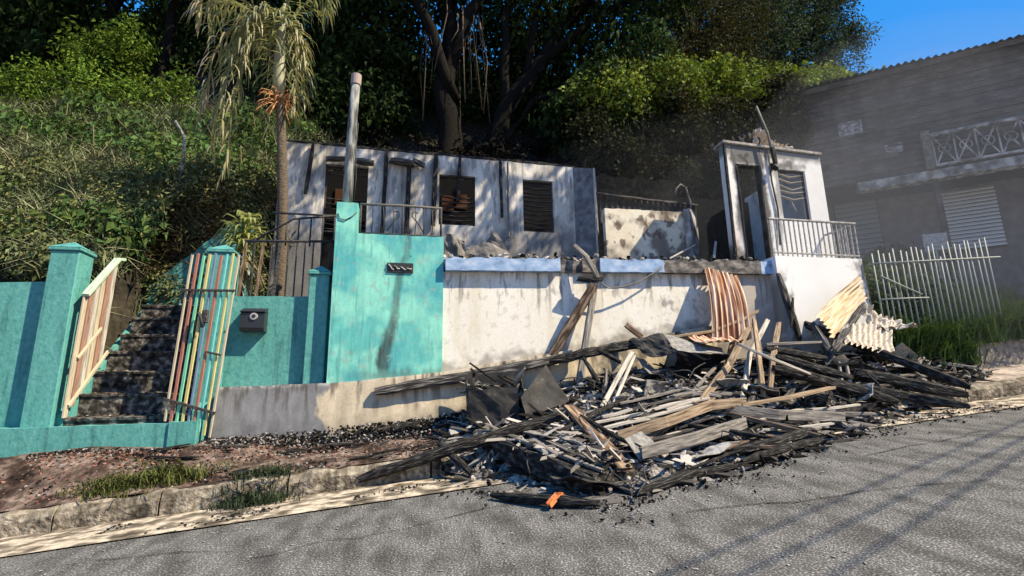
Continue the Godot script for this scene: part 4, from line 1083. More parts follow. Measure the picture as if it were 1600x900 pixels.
# ---------------------------------------------------------------- dark wooden house next door
func neighbour() -> void:
	var o := thing("neighbour_house", "dark weathered timber house with upstairs lattice balcony behind the picket fence", "house", Vector3(13.4, 0, -1.2), -0.681)
	frame(Vector2.ZERO, Vector2.ONE)
	# upper storey of horizontal boards
	var y := 7.12
	var k := 0
	while y < 9.95:
		var hh := 0.155
		var split := -4.4 + 1.3 + 2.2 * fb(k, 3, 0.9, 80)
		for s in [[-4.6, split], [split + 0.006, 4.2]]:
			if fb(k * 2.3, s[0], 0.8, 81) > 0.87: continue
			var st := mb()
			var out := 0.035 + 0.014 * sin(k * 1.7)
			hexa(st, [Vector3(s[0], y, out + 0.025), Vector3(s[1], y, out + 0.025), Vector3(s[1], y + hh, out), Vector3(s[0], y + hh, out), Vector3(s[0], y, -0.02), Vector3(s[1], y, -0.02), Vector3(s[1], y + hh, -0.02), Vector3(s[0], y + hh, -0.02)])
			put("board", done(st), M.dark_siding, o)
		y += 0.162
		k += 1
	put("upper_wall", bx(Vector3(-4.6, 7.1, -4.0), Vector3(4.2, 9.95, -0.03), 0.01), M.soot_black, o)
	put("end_wall", bx(Vector3(-4.68, 4.0, -4.0), Vector3(-4.605, 9.95, 0.02), 0.01), M.dark_siding, o)
	mat("old_patch", [[0.0, lin(0.05, 0.048, 0.05)], [0.45, lin(0.13, 0.12, 0.12)], [0.6, lin(0.32, 0.31, 0.31)], [1.0, lin(0.5, 0.49, 0.48)]], Vector3(0.8, 0.8, 0.8), 0.9, 0.2)
	for p in [[-1.35, 7.75, 0.38, 0.26], [-2.3, 8.5, 0.55, 0.4]]: put("peeling_patch", plate([Vector3(p[0], p[1] + p[3], 0.062), Vector3(p[0] + p[2], p[1] + p[3], 0.062), Vector3(p[0] + p[2], p[1], 0.062), Vector3(p[0], p[1], 0.062)], 0.02, 0.006, p[0]), M.old_patch, o)
	var roof := put("roof", corrugated([Vector3(-4.9, 11.6, -4.3), Vector3(4.6, 11.6, -4.3), Vector3(4.6, 10.02, 0.45), Vector3(-4.9, 10.02, 0.45)], 60, 0.035, 0.0, 0.1, 3), M.burnt_metal, o)
	put("eave_board", bx(Vector3(-4.8, 9.86, 0.3), Vector3(4.5, 10.0, 0.34), 0.008), M.dark_siding, roof)
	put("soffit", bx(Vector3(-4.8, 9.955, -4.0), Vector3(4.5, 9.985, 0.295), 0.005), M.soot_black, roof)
	put("floor_beam", bx(Vector3(-2.1, 6.82, -0.1), Vector3(4.2, 7.06, 0.2), 0.015), M.sooty_plaster, o)
	put("floor_slab", bx(Vector3(-4.6, 6.9, -4.0), Vector3(4.2, 7.09, -0.105), 0.01), M.soot_black, o)
	# lattice balcony
	var lat := put("lattice_post", bx(Vector3(-0.62, 7.06, 0.14), Vector3(-0.44, 8.1, 0.3), 0.01), mat("old_post", [[0.0, lin(0.07, 0.06, 0.055)], [0.6, lin(0.16, 0.14, 0.125)], [1.0, lin(0.3, 0.27, 0.25)]], Vector3(1, 0.6, 1), 0.9, 0.3), o)
	put("lattice_rail", bx(Vector3(-0.435, 7.94, 0.18), Vector3(4.2, 8.02, 0.26), 0.008), M.sooty_plaster, lat)
	put("lattice_rail", bx(Vector3(-0.435, 7.12, 0.18), Vector3(4.2, 7.18, 0.26), 0.008), M.sooty_plaster, lat)
	for i in 11:
		var x := -0.42 + i * 0.42
		put("lattice_bar", bx(Vector3(x, 7.182, 0.2), Vector3(x + 0.035, 7.938, 0.235), 0.004), M.sooty_plaster, lat)
		for s in [-1, 1]:
			put("lattice_slat", board([Vector3(x + 0.225 - 0.18 * s, 7.2, 0.21 + 0.008 * s), Vector3(x + 0.225 + 0.18 * s, 7.92, 0.21 + 0.008 * s)], 0.035, 0.014, 0.1, i), M.sooty_plaster, lat)
		put("lattice_ring", pipe(circle(Vector3(x + 0.225, 7.56, 0.24), 0.12, 14), 0.014, 6), M.sooty_plaster, lat)
	# recessed ground storey
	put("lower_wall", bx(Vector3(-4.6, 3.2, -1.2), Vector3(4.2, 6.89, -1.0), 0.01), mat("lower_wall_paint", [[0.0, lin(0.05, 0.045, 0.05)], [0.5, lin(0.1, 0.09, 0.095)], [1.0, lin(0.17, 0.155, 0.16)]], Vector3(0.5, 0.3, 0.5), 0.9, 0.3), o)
	for d in [[-2.6, -1.55, 5.2, 6.95, "grey_shutter", 0.14], [-0.2, 0.95, 5.15, 6.72, "pale_shutter", 0.1], [2.0, 3.1, 5.15, 6.75, "pale_shutter", 0.1]]:
		var sm: StandardMaterial3D = M.get(d[4], null)
		if sm == null: sm = plain(d[4], lin(0.17, 0.18, 0.19) if d[4] == "grey_shutter" else lin(0.55, 0.55, 0.54), 0.6)
		var fr := put("shutter", bx(Vector3(d[0], d[2], -0.995), Vector3(d[1], d[3], -0.93), 0.01), M.soot_black, o)
		var yy: float = d[2] + 0.02
		while yy < d[3] - 0.05:
			var st := mb()
			hexa(st, [Vector3(d[0] + 0.03, yy, -0.86), Vector3(d[1] - 0.03, yy, -0.86), Vector3(d[1] - 0.03, yy + 0.03, -0.86), Vector3(d[0] + 0.03, yy + 0.03, -0.86), Vector3(d[0] + 0.03, yy + d[5] - 0.03, -0.925), Vector3(d[1] - 0.03, yy + d[5] - 0.03, -0.925), Vector3(d[1] - 0.03, yy + d[5] - 0.005, -0.925), Vector3(d[0] + 0.03, yy + d[5] - 0.005, -0.925)])
			put("shutter_slat", done(st), sm, fr)
			yy += d[5]
	put("porch_post", bx(Vector3(-0.52, 4.3, 0.0), Vector3(-0.4, 6.81, 0.12), 0.01), M.dark_siding, o)
	var ch := thing("porch_chair", "grey lawn chair in the shade of the timber house porch", "chair", Vector3(12.35, 4.42, -1.1), -0.5)
	put("seat", bx(Vector3(-0.25, 0.4, -0.22), Vector3(0.25, 0.44, 0.22), 0.015), M.sooty_white_metal, ch)
	put("backrest", bx(Vector3(-0.25, 0.45, -0.26), Vector3(0.25, 0.92, -0.225), 0.015), M.sooty_white_metal, ch)
	for s in [[-0.22, -0.2], [0.22, -0.2], [-0.22, 0.2], [0.22, 0.2]]: put("leg", pipe([Vector3(s[0], -0.3, s[1]), Vector3(s[0], 0.41, s[1])], 0.02, 7), M.sooty_white_metal, ch)

func circle(c: Vector3, r: float, n: int) -> Array:
	var p := []
	for i in n + 1: p.append(c + Vector3(cos(TAU * i / n) * r, sin(TAU * i / n) * r, 0))
	return p

# ---------------------------------------------------------------- thin smoke still hanging over the right side
func smoke() -> void:
	for s in [[Vector3(8.4, 5.2, -2.2), Vector3(13, 6.4, 5.0), 0.006, "thin smoke hanging over the white room and the slope behind it"], [Vector3(9.4, 5.0, -1.6), Vector3(9, 5.4, 3.6), 0.012, "denser thin smoke low around the white room"], [Vector3(13.6, 5.8, -0.6), Vector3(13, 9.5, 6.0), 0.014, "wide thin smoke drifting past the timber house"], [Vector3(12.8, 5.6, -0.5), Vector3(9, 8, 4.6), 0.018, "denser thin smoke in front of the timber house porch"]]:
		var f := FogVolume.new()
		f.name = numbered("smoke")
		f.shape = RenderingServer.FOG_VOLUME_SHAPE_ELLIPSOID
		f.size = s[1]
		f.position = s[0]
		var m := FogMaterial.new()
		m.albedo = Color(0.86, 0.88, 0.92)
		m.density = s[2]
		f.material = m
		add_child(f)
		tag(f, s[3], "smoke", "", "stuff")

# ---------------------------------------------------------------- trees, vines, palm, undergrowth
func crown_of(parent: Node, called: String, lumps: Array, density: float, mesh: Mesh, base: Color, salt: int, scale := 1.0, mat_name := "leaf") -> MultiMeshInstance3D:
	var q := RandomNumberGenerator.new()
	q.seed = salt
	var xf := []
	var cols := []
	for l in lumps:
		var c: Vector3 = l[0]
		var r: Vector3 = l[1] if l[1] is Vector3 else Vector3.ONE * float(l[1])
		var n := int(density * (r.x * r.y + r.y * r.z + r.x * r.z) * 1.4)
		var tone := q.randf_range(0.7, 1.25)
		for i in n:
			var d := Vector3(q.randfn(), q.randfn(), q.randfn()).normalized()
			var s := pow(q.randf(), 0.42)
			var p := c + d * s * r
			if nz.get_noise_3d(p.x * 75, p.y * 75, p.z * 75) < -0.17: continue        # gaps between the boughs
			xf.append(Transform3D(spin(q, scale * q.randf_range(0.7, 1.3), 0.7), p))
			var k := tone * q.randf_range(0.55, 1.4)
			var warm := q.randf_range(-0.12, 0.2)
			cols.append(Color(base.r * k * (1 + warm), base.g * k, base.b * k * (1 - warm)))
	return scatter(called, mesh, M[mat_name], xf, cols, parent)

func tree(called: String, label: String, stems: Array, lumps: Array, density: float, mesh: Mesh, base: Color, salt: int, scale := 1.0, group := "trees on the hillside") -> Node3D:
	var foot: Vector3 = stems[0][0][0]
	var t := thing(called, label, "tree", foot, 0, group)
	for i in stems.size():
		var st := mb(true)
		var pts := []
		var rad := []
		var src: Array = stems[i][0]
		for k in src.size() - 1:
			for j in 4:
				var f := j / 4.0
				var p: Vector3 = src[k].lerp(src[k + 1], f)
				p += Vector3(nz.get_noise_2d(p.y * 50, salt + i * 20), 0, nz.get_noise_2d(p.y * 50, salt + i * 20 + 50)) * 0.25 * (1.0 if k + j > 0 else 0.0)
				pts.append(p - foot)
				rad.append(lerpf(stems[i][1][k], stems[i][1][k + 1], f))
		pts.append(src[-1] - foot); rad.append(stems[i][1][-1])
		tube(st, pts, rad, 10, 0.35)
		put("trunk" if i == 0 else "limb", done(st), M.bark, t)
	var moved := []
	for l in lumps: moved.append([l[0] - foot, l[1]])
	crown_of(t, "crown", moved, density, mesh, base, salt, scale)
	return t

func greenery() -> void:
	var broad := leaf_cluster(11, 0.22, 0.34, 0.55, 3)
	var small := leaf_cluster(16, 0.13, 0.30, 0.5, 5)
	var vine := leaf_cluster(13, 0.15, 0.26, 0.75, 8, 0.5)
	var dark := Color(0.021, 0.042, 0.014)
	# --- big trees, left to right
	tree("hillside_tree", "shaded leafy tree at the far left of the hillside, behind the bright bushes", [[[Vector3(-9.6, 9.5, -8), Vector3(-9.4, 13, -8), Vector3(-9.0, 17, -8)], [0.24, 0.2, 0.12]], [[Vector3(-7.7, 9.3, -7.6), Vector3(-7.5, 13, -7.6), Vector3(-7.0, 16, -7.4)], [0.16, 0.14, 0.08]]],
		[[Vector3(-9.5, 15.5, -8), 2.8], [Vector3(-13, 14, -9), 3.0], [Vector3(-6.5, 15.5, -8.5), 2.6], [Vector3(-11, 12.8, -9.5), 2.2], [Vector3(-7.5, 18, -8), 2.8]], 26, broad, dark, 21)
	tree("hillside_tree", "dark leafy tree on the hillside right behind the palm", [[[Vector3(-3.6, 8.5, -7.5), Vector3(-3.4, 12, -7.5), Vector3(-3.0, 16, -7.5)], [0.26, 0.2, 0.12]]],
		[[Vector3(-3.4, 13.2, -8.2), 2.5], [Vector3(-1.6, 12.6, -7.6), 1.9], [Vector3(-4.6, 15.8, -8), 2.5], [Vector3(-1.3, 10.2, -7.0), 1.5], [Vector3(-3.0, 10.6, -7.0), 1.6], [Vector3(-2.0, 17.4, -8.5), 2.0]], 28, broad, dark * 0.9, 22)
	var banyan := tree("big_tree", "massive dark tree trunk hung with roots above the middle window", [[[Vector3(1.15, 8.0, -6.0), Vector3(1.1, 10.5, -6), Vector3(1.05, 13, -6), Vector3(0.9, 17, -6)], [0.42, 0.31, 0.27, 0.2]], [[Vector3(1.3, 10.5, -5.9), Vector3(0.2, 13.2, -5.4), Vector3(-1.2, 15.8, -5)], [0.2, 0.16, 0.1]], [[Vector3(1.0, 11.5, -6), Vector3(2.0, 14, -5.6), Vector3(2.6, 17, -5)], [0.22, 0.18, 0.1]]],
		[[Vector3(-0.5, 15.4, -6.4), 2.2], [Vector3(1.5, 16.4, -6.2), 2.5], [Vector3(-0.2, 12.6, -7.6), 1.5], [Vector3(3.0, 13.6, -8.5), 1.9], [Vector3(1.9, 12.0, -7.4), 1.2], [Vector3(-1.4, 13.6, -6.4), 1.5], [Vector3(2.2, 18.0, -5.5), 2.6]], 26, broad, dark, 23)
	var st := mb(true)
	for k in 22:
		var x := rng.randf_range(-0.9, 1.2)
		var z := rng.randf_range(-0.6, 0.7)
		var hi := rng.randf_range(5.0, 7.5)
		var lo := rng.randf_range(1.2, 4.2)
		tube(st, [Vector3(x, hi, z), Vector3(x + 0.1 * rng.randfn(), (hi + lo) / 2, z), Vector3(x + 0.15 * rng.randfn(), lo, z + 0.1)], [0.03, 0.02, 0.012], 5)
	put("hanging_roots", done(st), M.palm_bark, banyan)
	tree("leaning_tree", "dark forked tree leaning right up the hill beside the massive trunk", [[[Vector3(2.0, 7.6, -6), Vector3(2.7, 9.9, -6.1), Vector3(3.9, 12.2, -6.2), Vector3(5.8, 15.5, -6.5)], [0.34, 0.28, 0.24, 0.15]], [[Vector3(2.9, 10.3, -6.1), Vector3(2.9, 13, -6), Vector3(3.3, 16, -6)], [0.17, 0.14, 0.1]], [[Vector3(3.6, 11.7, -6.2), Vector3(4.0, 14, -6), Vector3(4.4, 17, -5.5)], [0.15, 0.12, 0.08]], [[Vector3(3.9, 12.2, -6.2), Vector3(6.0, 14.0, -5.6), Vector3(9.0, 15.2, -4.2)], [0.16, 0.12, 0.07]], [[Vector3(2.3, 8.6, -6), Vector3(3.6, 10.4, -5.4), Vector3(5.2, 11.2, -5)], [0.12, 0.09, 0.05]]],
		[[Vector3(5.0, 13.0, -8.0), 2.0], [Vector3(6.6, 14.4, -6.8), 2.1], [Vector3(4.6, 16.8, -6), 2.4], [Vector3(8.0, 15.6, -4.6), 2.0], [Vector3(6.2, 11.3, -6.6), 1.5], [Vector3(3.6, 14.6, -6.9), 1.7], [Vector3(7.4, 12.6, -7.2), 1.6], [Vector3(4.2, 11.6, -7.6), 1.5]], 26, broad, dark * 1.15, 24)
	crown_of(get_node("leaning_tree"), "crown", [[Vector3(3.4, 2.8, 1.8), 0.95], [Vector3(2.5, 1.9, 1.5), 0.8], [Vector3(4.6, 3.8, 1.9), 1.0], [Vector3(3.3, 1.4, 2.2), 0.7]], 30, broad, dark * 1.1, 28)
	var over := []
	for k in 8: over.append([Vector3(2.6 + 0.95 * k, 12.5 + 0.5 * sin(k * 1.9), 0.95 + 0.15 * sin(k * 2.7)) - Vector3(2.0, 7.6, -6), Vector3(0.75, 0.75, 0.45)])
	var lt := get_node("leaning_tree")
	crown_of(lt, "crown", over, 15, broad, dark * 1.2, 27)
	var bo := mb(true)
	tube(bo, [Vector3(3.4, 6.6, -0.4), Vector3(3.9, 6.4, 3.5), Vector3(3.5, 5.3, 6.7)], [0.12, 0.09, 0.05], 8)
	tube(bo, [Vector3(3.6, 5.6, 6.5), Vector3(0.6, 5.0, 6.9)], [0.05, 0.02], 6)
	tube(bo, [Vector3(3.5, 5.3, 6.7), Vector3(7.2, 5.2, 6.9)], [0.05, 0.02], 6)
	put("limb", done(bo), M.bark, lt)
	tree("brownish_tree", "dull brownish-green tree above the vines between the leaning tree and the blue gap of sky", [[[Vector3(9.6, 8.8, -6.8), Vector3(9.9, 12, -6.9), Vector3(10.4, 16, -7)], [0.26, 0.2, 0.12]]],
		[[Vector3(10.6, 15.0, -7.2), 2.0], [Vector3(11.8, 13.6, -7.4), 1.4], [Vector3(9.4, 16.6, -7.2), 1.9], [Vector3(12.4, 16.4, -7.6), 1.8], [Vector3(9.0, 13.6, -7.2), 1.5], [Vector3(8.0, 12.0, -5.6), 1.2], [Vector3(10.2, 12.6, -6.2), 1.3], [Vector3(6.2, 10.9, -4.8), 1.0], [Vector3(12.4, 12.9, -6.4), 1.0]], 34, small, Color(0.042, 0.046, 0.024), 25, 1.1)
	tree("tall_tree", "tall blue-green tree whose crown ends against the blue sky", [[[Vector3(16.6, 10.5, -10.5), Vector3(16.8, 14, -10.5), Vector3(17.4, 20, -10.5)], [0.32, 0.26, 0.14]], [[Vector3(16.9, 14.5, -10.5), Vector3(18.8, 17, -10.2), Vector3(21.3, 18.6, -9.6)], [0.14, 0.1, 0.05]]],
		[[Vector3(16.6, 17.8, -10.4), 2.7], [Vector3(18.6, 18.9, -10), 2.1], [Vector3(19.2, 16.6, -9.8), 1.5], [Vector3(20.9, 18.6, -9.6), Vector3(0.95, 0.55, 0.9)], [Vector3(14.6, 16.5, -9.6), 2.0], [Vector3(18.9, 21.2, -10), 2.4], [Vector3(17.2, 14.6, -9.6), 1.7], [Vector3(14.6, 20, -10), 2.3]], 36, small, Color(0.045, 0.072, 0.05), 26, 1.15)
	# --- dim backdrop of forest up the slope
	var back := []
	for k in 26:
		back.append([Vector3(-17 + k * 1.18, 13.6 + 2.6 * fb(k, 1, 0.5, 90), -13.5 - 1.5 * fb(k, 2, 0.6, 91)), Vector3(1.7, 2.5 + 1.8 * fb(k, 5, 0.4, 92), 1.5)])
	var fo := crown_of(self, "far_forest", back, 15, broad, dark * 0.75, 31, 1.7)
	tag(fo, "dim forest closing the slope behind all the other trees", "forest")
	# --- vines over the right side of the slope
	var ridge := []
	for k in 30:
		var f := k / 29.0
		var x := lerpf(5.6, 18.0, f)
		ridge.append([Vector3(x, lerpf(9.7, 12.6, f) + 0.5 * sin(k * 2.3), lerpf(-3.9, -6.6, f) - 0.4 * sin(k * 1.1)), Vector3(0.9, 0.75 + 0.3 * sin(k * 1.7), 0.9)])
		ridge.append([Vector3(x + 0.3, lerpf(8.9, 11.2, f), lerpf(-4.5, -7.0, f)), Vector3(1.0, 0.9, 0.9)])
	for k in 26:
		var x := rng.randf_range(4.2, 17.0)
		var f := (x - 5.6) / 12.4
		ridge.append([Vector3(x, lerpf(9.6, 12.8, f) + rng.randf_range(-0.6, 1.5), lerpf(-4.4, -7.2, f)), Vector3(rng.randf_range(0.25, 0.6), rng.randf_range(0.3, 0.9), 0.45)])
	var rv := thing("vine_bank", "bright green vines heaped along the top of the bank, left of the timber house roof", "vines")
	crown_of(rv, "leaves", ridge, 85, vine, Color(0.125, 0.175, 0.035), 41, 0.85)
	var fl := mb(true)
	for k in 26:
		var x := 5.6 + 12 * rng.randf()
		var f := (x - 5.6) / 12.4
		var b := Vector3(x, lerpf(9.3, 12.0, f), lerpf(-3.4, -5.8, f))
		tube(fl, [b + Vector3(0, -1.2, -0.2), b, b + Vector3(0.2 * rng.randfn(), 0.5, 0.3), b + Vector3(0.4 * rng.randfn(), 0.2 + 0.5 * rng.randf(), 0.6)], [0.02, 0.018, 0.012, 0.006], 5)
	put("stems", done(fl), M.bark, rv)
	var hang := []
	for k in 40:
		var x := rng.randf_range(4.6, 9.8)
		hang.append([Vector3(x, rng.randf_range(6.9, 9.2) + 0.12 * (x - 5), -3.2 - 0.9 * rng.randf()), Vector3(0.6, 0.75, 0.45)])
	for k in 12: hang.append([Vector3(rng.randf_range(9.4, 11.0), rng.randf_range(8.8, 10.5), -3.3 + 0.2 * rng.randf()), Vector3(0.5, 0.5, 0.3)])
	var hc := thing("hanging_creeper", "dark brown-green creeper hanging below the bright vines over the burnt back wall", "creeper")
	crown_of(hc, "leaves", hang, 150, vine, Color(0.032, 0.036, 0.018), 42, 0.6)
	var fs := mb(true)
	for k in 34:
		var x := rng.randf_range(4.4, 9.4)
		var y := rng.randf_range(8.0, 9.4)
		tube(fs, [Vector3(x, y, -3.4), Vector3(x + 0.2 * rng.randfn(), y - 0.9, -3.0), Vector3(x + 0.3 * rng.randfn(), y - 1.6 - rng.randf(), -2.9)], [0.014, 0.01, 0.006], 5)
	put("stems", done(fs), M.bark, hc)
	# --- brush on the black middle slope
	var mid := []
	for k in 46:
		var x := rng.randf_range(-2.4, 5.0)
		var z := rng.randf_range(-6.4, -3.8)
		mid.append([Vector3(x, hill_y(x, z) + 0.25, z), Vector3(0.55, 0.4, 0.5)])
	var mbr := crown_of(self, "scorched_brush", mid, 16, small, Color(0.008, 0.008, 0.007), 43, 1.2, "dry_leaf")
	tag(mbr, "scorched black brush covering the slope behind the windows", "brush")
	# --- bright bushes at the far left
	var spots := [[Vector3(-10.4, 9.7, -6.4), 0.9, "round bright green bush at the left edge of the slope"], [Vector3(-9.2, 9.9, -6.3), 0.85, "bright green bush second from the left edge of the slope"], [Vector3(-8.0, 9.5, -6.2), 0.8, "bright green bush in the middle of the sunlit patch on the left slope"], [Vector3(-6.9, 9.9, -6.5), 0.9, "bright green bush nearest the palm on the left slope"], [Vector3(-8.6, 11.6, -7.0), 1.0, "tall yellow-green bush under the far left tree"]]
	for k in spots.size():
		var b := thing("leafy_bush", spots[k][2], "bush", spots[k][0] - Vector3(0, 1.0, 0), 0, "bright bushes on the left slope")
		crown_of(b, "leaves", [[Vector3(0, 0.9, 0), spots[k][1] * 1.05], [Vector3(0.4, 1.4, 0.1), spots[k][1] * 0.7], [Vector3(-0.5, 0.6, 0.2), spots[k][1] * 0.7]], 40, small, Color(0.10, 0.17, 0.028), 50 + k, 1.0)
		var ss := mb(true)
		for j in 5: tube(ss, [Vector3(0.1 * j - 0.2, -0.6, 0), Vector3(0.15 * j - 0.3, 0.5, 0.1), Vector3(0.3 * j - 0.6, 1.4, 0.1)], [0.03, 0.02, 0.01], 5)
		put("stems", done(ss), M.bark, b)
	# --- dry grass and vines on the left slope
	var q := RandomNumberGenerator.new()
	q.seed = 77
	var xf := []
	var cols := []
	for i in 10000:
		var x := q.randf_range(-13.5, -2.2)
		var z := q.randf_range(-6.4, -0.75)
		if x > -4.7 and z > -2.35: continue
		if x > -2.7 - 0.1 * z and z > -3.0: continue
		if fb(x, z, 0.9, 94) < 0.38: continue
		var y := hill_y(x, z)
		xf.append(Transform3D(Basis(Vector3(q.randf_range(-0.5, 0.5), 1, 0.35).normalized(), q.randf() * TAU).scaled(Vector3.ONE * q.randf_range(0.6, 1.3)), Vector3(x, y - 0.03, z)))
		var k := q.randf_range(0.5, 1.3) * lerpf(0.55, 1.15, fb(x, z, 0.7, 95))
		var dry := clampf(fb(x, z, 0.5, 96) * 1.2 - 0.1 + 0.35 * q.randf(), 0, 1)
		cols.append(Color(lerpf(0.11, 0.26, dry) * k, lerpf(0.18, 0.265, dry) * k, lerpf(0.075, 0.16, dry) * k))
	var gr := scatter("slope_grass", tuft(16, 0.42, 0.018, 0.11, 4, 0.9), M.dry_leaf, xf, cols)
	tag(gr, "dry tangled grass covering the left slope above the steps", "grass")
	var vl := []
	for k in 150:
		var x := q.randf_range(-9.5, -2.7)
		var z := q.randf_range(-3.4, -0.9)
		if x > -4.7: z = q.randf_range(-3.4, -2.4)
		vl.append([Vector3(x, hill_y(x, z) + 0.12, z + 0.1), Vector3(0.4, 0.3, 0.3)])
	for k in 13: vl.append([Vector3(q.randf_range(-4.7, -2.6), q.randf_range(4.2, 5.9), -2.3 - 0.3 * q.randf()), Vector3(0.35, 0.4, 0.25)])
	var sh := []
	for k in 70:
		var x := q.randf_range(-12.0, -3.0)
		var z := q.randf_range(-6.0, -1.2)
		if x > -4.9: z = q.randf_range(-6.0, -2.8)
		sh.append([Vector3(x, hill_y(x, z) + 0.15, z), Vector3(0.55, 0.32, 0.4) * q.randf_range(0.6, 1.4)])
	tag(crown_of(self, "slope_shrubs", sh, 60, broad, Color(0.07, 0.125, 0.04), 64, 0.75), "broad-leaved weeds and low shrubs scattered through the grass of the left slope", "shrubs")
	var vc := crown_of(self, "slope_vines", vl, 85, small, Color(0.13, 0.155, 0.07), 61, 0.72, "dry_leaf")
	tag(vc, "small-leaved dry vines spilling over the turquoise parapet above the steps", "vines")
	xf = []; cols = []
	for i in 800:
		var x := q.randf_range(-4.8, -2.3)
		var y := q.randf_range(3.9, 5.9)
		xf.append(Transform3D(Basis(Vector3(q.randfn() * 0.3, 1, 0.5).normalized(), q.randf() * TAU) * Basis(Vector3.RIGHT, 1.6 + q.randfn() * 0.5) * Basis.from_scale(Vector3.ONE * q.randf_range(0.7, 1.5)), Vector3(x, y, -2.2 - 0.5 * q.randf() - 0.1 * (y - 3.9))))
		var k := q.randf_range(0.4, 1.2)
		cols.append(Color(0.13 * k, 0.105 * k, 0.055 * k))
	var ht := scatter("hanging_grass", tuft(10, 0.45, 0.012, 0.07, 6, 0.6), M.dry_leaf, xf, cols)
	tag(ht, "brown straw hanging over the turquoise parapet", "grass")
	var dead := mb(true)
	for k in 70:
		var x := q.randf_range(-11.5, -3.0)
		var z := q.randf_range(-5.0, -1.2)
		if x > -4.9: z = q.randf_range(-5.0, -2.8)
		var b := Vector3(x, hill_y(x, z) - 0.05, z)
		var l := Vector3(q.randfn() * 0.25, q.randf_range(0.4, 1.1), q.randfn() * 0.2 + 0.15)
		tube(dead, [b, b + l * 0.55, b + l + Vector3(q.randfn() * 0.12, -0.05, 0.05)], [0.011, 0.008, 0.004], 5)
	tag(put("dead_stalks", done(dead), M.tanwood), "dry pale stalks standing up out of the left slope", "stalks", "", "stuff")
	# --- bent pole on the slope
	var bp := put("bent_pole", pipe([Vector3(-4.5, 5.6, -2.5), Vector3(-4.51, 6.2, -2.5), Vector3(-4.52, 6.9, -2.5), Vector3(-4.62, 7.08, -2.5), Vector3(-4.74, 7.27, -2.5)], 0.027, 8), M.pipe_paint)
	tag(bp, "thin pale bent pole sticking out of the dry grass", "pole")
	# --- dracaena by the low wall
	var dc := thing("spiky_plant", "spiky yellow-green plant growing beside the palm trunk above the low wall", "plant", Vector3(-2.72, 3.3, -0.85))
	put("stem", pipe([Vector3(0, -0.1, 0), Vector3(0.03, 0.5, 0), Vector3(0.0, 1.1, 0)], 0.05, 8), M.palm_bark, dc)
	var lf := mb()
	for k in 150:
		var a := rng.randf() * TAU
		var e := rng.randf_range(-0.2, 1.3)
		blade(lf, Vector3(0.03 * rng.randfn(), rng.randf_range(0.75, 1.35), 0.03 * rng.randfn()), Vector3(cos(a) * cos(e), sin(e), sin(a) * cos(e)), rng.randf_range(0.4, 0.62), 0.05, 0.75)
	put("leaves", done(lf), foliage_plain("spiky_leaf", lin(0.17, 0.2, 0.055)), dc)
	lf = mb()
	for k in 60:
		var a := rng.randf() * TAU
		blade(lf, Vector3(0.03 * rng.randfn(), rng.randf_range(0.5, 1.0), 0.03 * rng.randfn()), Vector3(cos(a), -0.5 - rng.randf(), sin(a)).normalized(), rng.randf_range(0.4, 0.7), 0.045, 0.6)
	put("dead_leaves", done(lf), foliage_plain("dead_leaf", lin(0.13, 0.1, 0.06)), dc)
	palm()
	# --- weeds by the fence and the kerb
	xf = []; cols = []
	for i in 3600:
		var x := q.randf_range(8.75, 13.5)
		var z := q.randf_range(-1.4, 0.52)
		if z > 0.36 and x > 10.4: continue
		var dens := sst(0.25, 0.6, fb(x, z, 1.1, 97))
		if q.randf() > 0.35 + 0.65 * dens: continue
		xf.append(Transform3D(Basis(Vector3.UP, q.randf() * TAU).scaled(Vector3.ONE * q.randf_range(0.6, 1.5)), Vector3(x, hill_y(x, z) if z < 0 else lerpf(2.3, 1.95, sst(0.34, 0.42, z)) + 0.1 * (x - 9), z)))
		var k := q.randf_range(0.5, 1.3)
		cols.append(Color(0.07 * k, 0.12 * k, 0.045 * k))
	var fw := scatter("fence_weeds", tuft(14, 0.42, 0.018, 0.1, 9, 0.8), M.leaf, xf, cols)
	tag(fw, "tall green weeds grown through the white picket fence", "weeds")
	var yard := []
	for k in 22:
		var x := q.randf_range(8.9, 12.5)
		var z := q.randf_range(-2.6, -0.4)
		yard.append([Vector3(x, hill_y(x, z) + 0.35, z), Vector3(0.55, 0.55, 0.45)])
	var ys := crown_of(self, "yard_shrubs", yard, 60, vine, Color(0.045, 0.075, 0.028), 63, 0.9)
	tag(ys, "leafy overgrowth behind the picket fence in the yard of the timber house", "shrubs")
	var wsp := [[Vector3(-2.75, 0, 1.1), 0.5, "low weedy grass clump on the sidewalk below the striped gate"], [Vector3(-3.3, 0, 1.15), 0.34, "thin strip of weeds on the sidewalk at the left cracked kerb"], [Vector3(-1.62, 0, 1.5), 0.33, "dark green weed clump growing over the kerb into the gutter"]]
	for w in 3:
		xf = []; cols = []
		for i in [150, 70, 120][w]:
			var p: Vector3 = wsp[w][0] + Vector3(q.randfn() * wsp[w][1] * 0.5, 0, q.randfn() * (0.1 if w < 2 else 0.13))
			p.y = ground_y(p.x, p.z) - 0.02 if w < 2 else lerpf(0.87 + 0.2 * maxf(0.0, 1.5 - p.z), 0.64, sst(1.4, 1.56, p.z)) + 0.09 * p.x
			xf.append(Transform3D(Basis(Vector3.UP, q.randf() * TAU).scaled(Vector3.ONE * q.randf_range(0.6, 1.3)), p))
			var k := q.randf_range(0.5, 1.2)
			cols.append(Color((0.10 if w < 2 else 0.045) * k, (0.115 if w < 2 else 0.065) * k, 0.035 * k))
		tag(scatter("kerb_weeds", tuft(14, 0.11, 0.009, 0.05, 12 + w, 1.0), M.dry_leaf, xf, cols), wsp[w][2], "weeds")

func foliage_plain(called: String, c: Color) -> StandardMaterial3D:
	var m := plain(called, c, 0.5)
	m.backlight_enabled = true
	m.backlight = Color(0.5, 0.5, 0.3)
	return m

